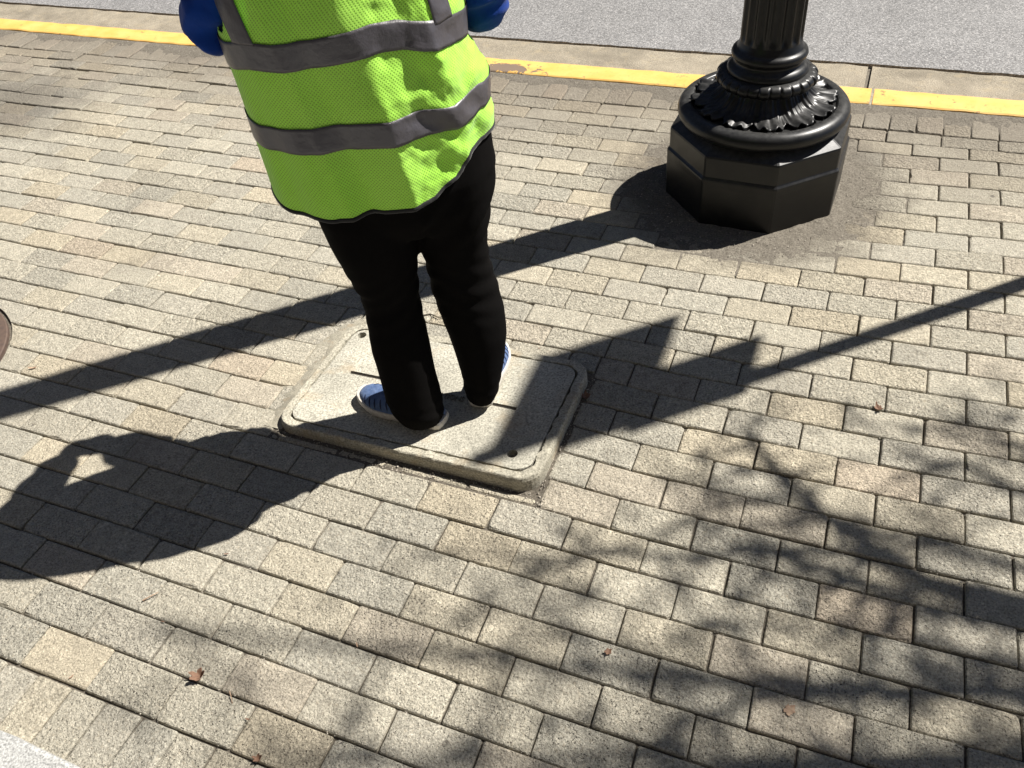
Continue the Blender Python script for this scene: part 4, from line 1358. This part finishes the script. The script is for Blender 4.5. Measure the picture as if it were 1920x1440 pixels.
# ---- shoes
def shoe(heel, toe, gz, side):
    """side: +1 when the little-toe side is to the right of heel->toe"""
    heel = Vector((*heel, 0)); toe = Vector((*toe, 0))
    L = (toe - heel).length; d = (toe - heel).normalized(); n_ = Vector((d.y, -d.x, 0))   # right of travel
    prof = [(0.0, 0.010, 0), (0.015, 0.024, 0), (0.05, 0.031, 0), (0.12, 0.033, 0.001), (0.25, 0.034, 0.002), (0.40, 0.036, 0.003), (0.55, 0.043, 0.004), (0.70, 0.047, 0.002), (0.80, 0.045, -0.002), (0.90, 0.036, -0.006), (0.96, 0.025, -0.008), (0.99, 0.014, -0.009), (1.0, 0.005, -0.010)]
    def outline(scale, grow):
        Rr, Ll = [], []
        for (t, hw, sh) in prof:
            c = heel + d * (L * t) + n_ * (sh * side)
            tt = (t - 0.5) * grow * 2
            Rr.append(c + n_ * (hw * scale + grow) + d * tt); Ll.append(c - n_ * (hw * scale + grow) + d * tt)
        return Rr + Ll[::-1]
    base = gz
    o0 = outline(1.0, 0.002); o1 = outline(1.0, 0.004); o2 = outline(1.0, 0.001)
    def zt(P_): # sole follows lid
        return boxz(P_.x, P_.y)
    rg = []
    for (o_, dz) in ((outline(1, -0.002), 0.0004), (o0, 0.003), (o1, 0.012), (o1, 0.021), (o0, 0.026), (outline(1, -0.004), 0.027)):
        rg.append([tuple(p + Z * (zt(p) + dz + (0.004 * max(0, (p - heel).dot(d) / L - .75) / .25))) for p in o_])
    V, F_ = ringloft(rg, True, True)
    # upper
    N = 40; U, UF = [], []
    hts = [(0.0, 0.040), (0.03, 0.070), (0.10, 0.084), (0.22, 0.086), (0.32, 0.083), (0.42, 0.078), (0.55, 0.067), (0.68, 0.056), (0.80, 0.050), (0.90, 0.044), (0.96, 0.036), (1.0, 0.026)]
    def itp(tb, t):
        for a, b in zip(tb, tb[1:]):
            if t <= b[0]:
                q = (t - a[0]) / (b[0] - a[0]); return [a[i] + (b[i] - a[i]) * q for i in range(1, len(a))]
        return list(tb[-1][1:])
    m = 18
    for i in range(N + 1):
        t = i / N
        t = 0.5 - 0.5 * cos(pi * t)
        hw, sh = itp(prof, t); h = itp(hts, t)[0]
        c = heel + d * (L * (0.008 + 0.985 * t)) + n_ * (sh * side)
        zb = boxz(c.x, c.y) + 0.022
        for k in range(m + 1):
            a = pi * k / m
            x = cos(a); z = sin(a)
            xx = math.copysign(abs(x) ** 0.75, x) * hw
            zz = z ** 0.85 * (h - 0.022)
            U.append(c + n_ * xx * (1.0 - 0.06 * z) + Z * (zb + zz))
    for i in range(N):
        for k in range(m):
            a = i * (m + 1) + k
            UF.append((a, a + m + 1, a + m + 2, a + 1))
    sh_o = mesh('shoe', U, UF, MSHOE, person, smooth=True)
    mesh('sole', V, F_, MSOLE, sh_o, smooth=False)
    # dark slots in the knit upper
    for q in range(7):
        t0 = 0.40 + 0.072 * q
        for sgn in (-1, 1):
            SV, SF = [], []
            K = 8
            for k in range(K + 1):
                f = k / K
                a0 = 0.22 + f * 0.85          # angle up the side
                a = a0 if sgn > 0 else pi - a0
                t = t0 + 0.035 * f - 0.01
                hw, sh = itp(prof, min(1, t)); h = itp(hts, min(1, t))[0]
                c = heel + d * (L * (0.008 + 0.985 * t)) + n_ * (sh * side)
                zb = boxz(c.x, c.y) + 0.022
                x = cos(a); z = sin(a)
                P_ = c + n_ * math.copysign(abs(x) ** 0.75, x) * hw * (1.0 - 0.06 * z) * 1.02 + Z * (zb + z ** 0.85 * (h - 0.022) + 0.0008)
                wd = 0.0022 * sin(pi * (0.08 + 0.84 * f))
                SV.append(P_ - d * wd); SV.append(P_ + d * wd)
                SV.append(P_ - d * wd - Z * 0.002); SV.append(P_ + d * wd - Z * 0.002)
            for k in range(K):
                b = 4 * k
                SF += [(b, b + 1, b + 5, b + 4), (b, b + 4, b + 6, b + 2), (b + 1, b + 3, b + 7, b + 5)]
            mesh('strap', SV, SF, MSLOT, sh_o)
    return sh_o
shoe((-1.232, -0.236), (-1.524, -0.203), 0.04, -1)
shoe((-1.163, -0.146), (-1.213, 0.128), 0.04, 1)

# ------------------------------------------------------------------ fallen leaves and twigs
def leaf(x, y, size, ang, curl, label, mat, name='fallen_leaf', cat='leaf', lobed=True, z=0.002, elong=1.0):
    n_, m = 40, 7
    V, F_ = [], []
    for j in range(m + 1):
        q = j / m
        for i in range(n_):
            a = 2 * pi * i / n_
            R = size * (1 + (0.20 * cos(5 * a) + 0.10 * cos(11 * a + 1) + 0.22 * noise.noise(Vector((cos(a) * 1.5, sin(a) * 1.5, x * 30))) if lobed else 0)) * (0.75 if lobed else 0.5) * q
            px = R * cos(a) * elong; py = R * sin(a) * (0.8 if lobed else 0.28)
            zz = curl * size * ((px / size) ** 2 * 0.9 + abs(py / size) * 0.5) + 0.10 * size * noise.noise(Vector((px * 120, py * 120, x * 50)))
            V.append((px, py, zz + 0.05 * size))
    for j in range(m):
        for i in range(n_):
            k = (i + 1) % n_
            F_.append((j * n_ + i, j * n_ + k, (j + 1) * n_ + k, (j + 1) * n_ + i))
    zmin = min(v[2] for v in V)
    V = [(v[0] * cos(ang) - v[1] * sin(ang), v[0] * sin(ang) + v[1] * cos(ang), v[2] - zmin) for v in V]
    me = bpy.data.meshes.new(name); me.from_pydata(V, [], F_); me.validate()
    me.polygons.foreach_set('use_smooth', [True] * len(me.polygons))
    me.materials.append(mat)
    o = bpy.data.objects.new(name, me); COL.objects.link(o); o.location = (x, y, z)
    sm = o.modifiers.new('t', 'SOLIDIFY'); sm.thickness = 0.0006
    me2 = evaluated(o); o.modifiers.clear(); old = o.data; o.data = me2; bpy.data.meshes.remove(old)
    return tag(o, label, cat, 'fallen leaves')
leaf(-1.462, -1.085, 0.022, 0.6, 1.3, 'largest crumpled brown leaf, upturned on a joint at lower left', MLEAF)
leaf(-2.665, -0.372, 0.024, 0.5, 0.5, 'curled tan leaf at the edge of the pole shadow near the iron cover', MLEAF2, lobed=False, elong=1.2)
leaf(-0.120, 0.198, 0.016, 2.2, 1.0, 'small brown leaf right of the sign shadow', MLEAF)
leaf(-0.221, -0.734, 0.017, 1.0, 0.2, 'flat pinkish brown leaf among the branch shadows at lower right', MLEAF2)
leaf(-0.900, 0.012, 0.020, 1.9, 0.9, 'brown leaf in the shade beside the right side of the utility box', MLEAF)
leaf(-1.156, -0.897, 0.014, 2.3, 0.5, 'pale narrow leaf lying on a joint below the utility box', MLEAF2, lobed=False)
leaf(-1.298, -1.130, 0.012, 0.2, 0.8, 'tiny reddish leaf just right of the largest crumpled leaf', MLEAF, lobed=False)
leaf(-1.228, -1.195, 0.013, 0.7, 1.2, 'torn brown leaf at the bottom edge of the photo', MLEAF)
leaf(-1.750, -1.183, 0.013, 1.2, 0.6, 'pale sliver of leaf near the pale slab corner', MLEAF2, lobed=False)
leaf(-1.636, -0.996, 0.010, 0.2, 0.4, 'tiny red leaf scrap left of the largest crumpled leaf', MLEAF, lobed=False)
leaf(-1.601, -0.783, 0.013, 0.4, 0.8, 'small red brown leaf just below the person\'s shadow', MLEAF, lobed=False)
leaf(-1.103, 0.176, 0.009, 0.3, 0.4, 'orange leaf scrap on the joint behind the utility box', MLEAF, lobed=False)
leaf(-0.61, -0.73, 0.011, 0.9, 0.5, 'small dark red leaf scrap among the lower middle pavers', MLEAF)

def twig(pts, r, label, mat=MLEAF2, name='dry_twig'):
    V, F_ = [], []
    n_ = 6
    P0 = Vector((*pts[0], 0))
    for i, p in enumerate(pts):
        p = Vector((*p, 0)); a = Vector((*pts[min(i + 1, len(pts) - 1)], 0)); b = Vector((*pts[max(i - 1, 0)], 0))
        d = (a - b).normalized(); s = Vector((d.y, -d.x, 0))
        rr = r * (1 - 0.6 * i / (len(pts) - 1))
        for k in range(n_):
            an = 2 * pi * k / n_
            V.append(p + s * rr * cos(an) + Z * (rr * sin(an) + rr + 0.001 + 0.004 * sin(pi * i / (len(pts) - 1))))
    for i in range(len(pts) - 1):
        for k in range(n_):
            j = (k + 1) % n_
            F_.append((i * n_ + k, i * n_ + j, (i + 1) * n_ + j, (i + 1) * n_ + k))
    F_.append(tuple(range(n_))[::-1]); F_.append(tuple((len(pts) - 1) * n_ + k for k in range(n_)))
    o = mesh(name, V, F_, mat, origin=(P0.x, P0.y, 0))
    return tag(o, label, 'twig', 'dry twigs')
twig([(-1.722, -0.965), (-1.708, -0.950), (-1.700, -0.932)], 0.002, 'pale yellow twig splinter on the lower left pavers')
twig([(-1.375, -1.09), (-1.362, -1.10), (-1.352, -1.112)], 0.0015, 'short thin twig lying right of the largest crumpled leaf')
twig([(-1.535, 0.215), (-1.505, 0.232), (-1.47, 0.222), (-1.44, 0.245), (-1.40, 0.250)], 0.0028, 'branching dry root on the joint seen between the legs', MSOIL, 'dry_root')
for k in range(5):
    pass
print('verts', sum(len(o.data.vertices) for o in bpy.data.objects if o.type == 'MESH'))
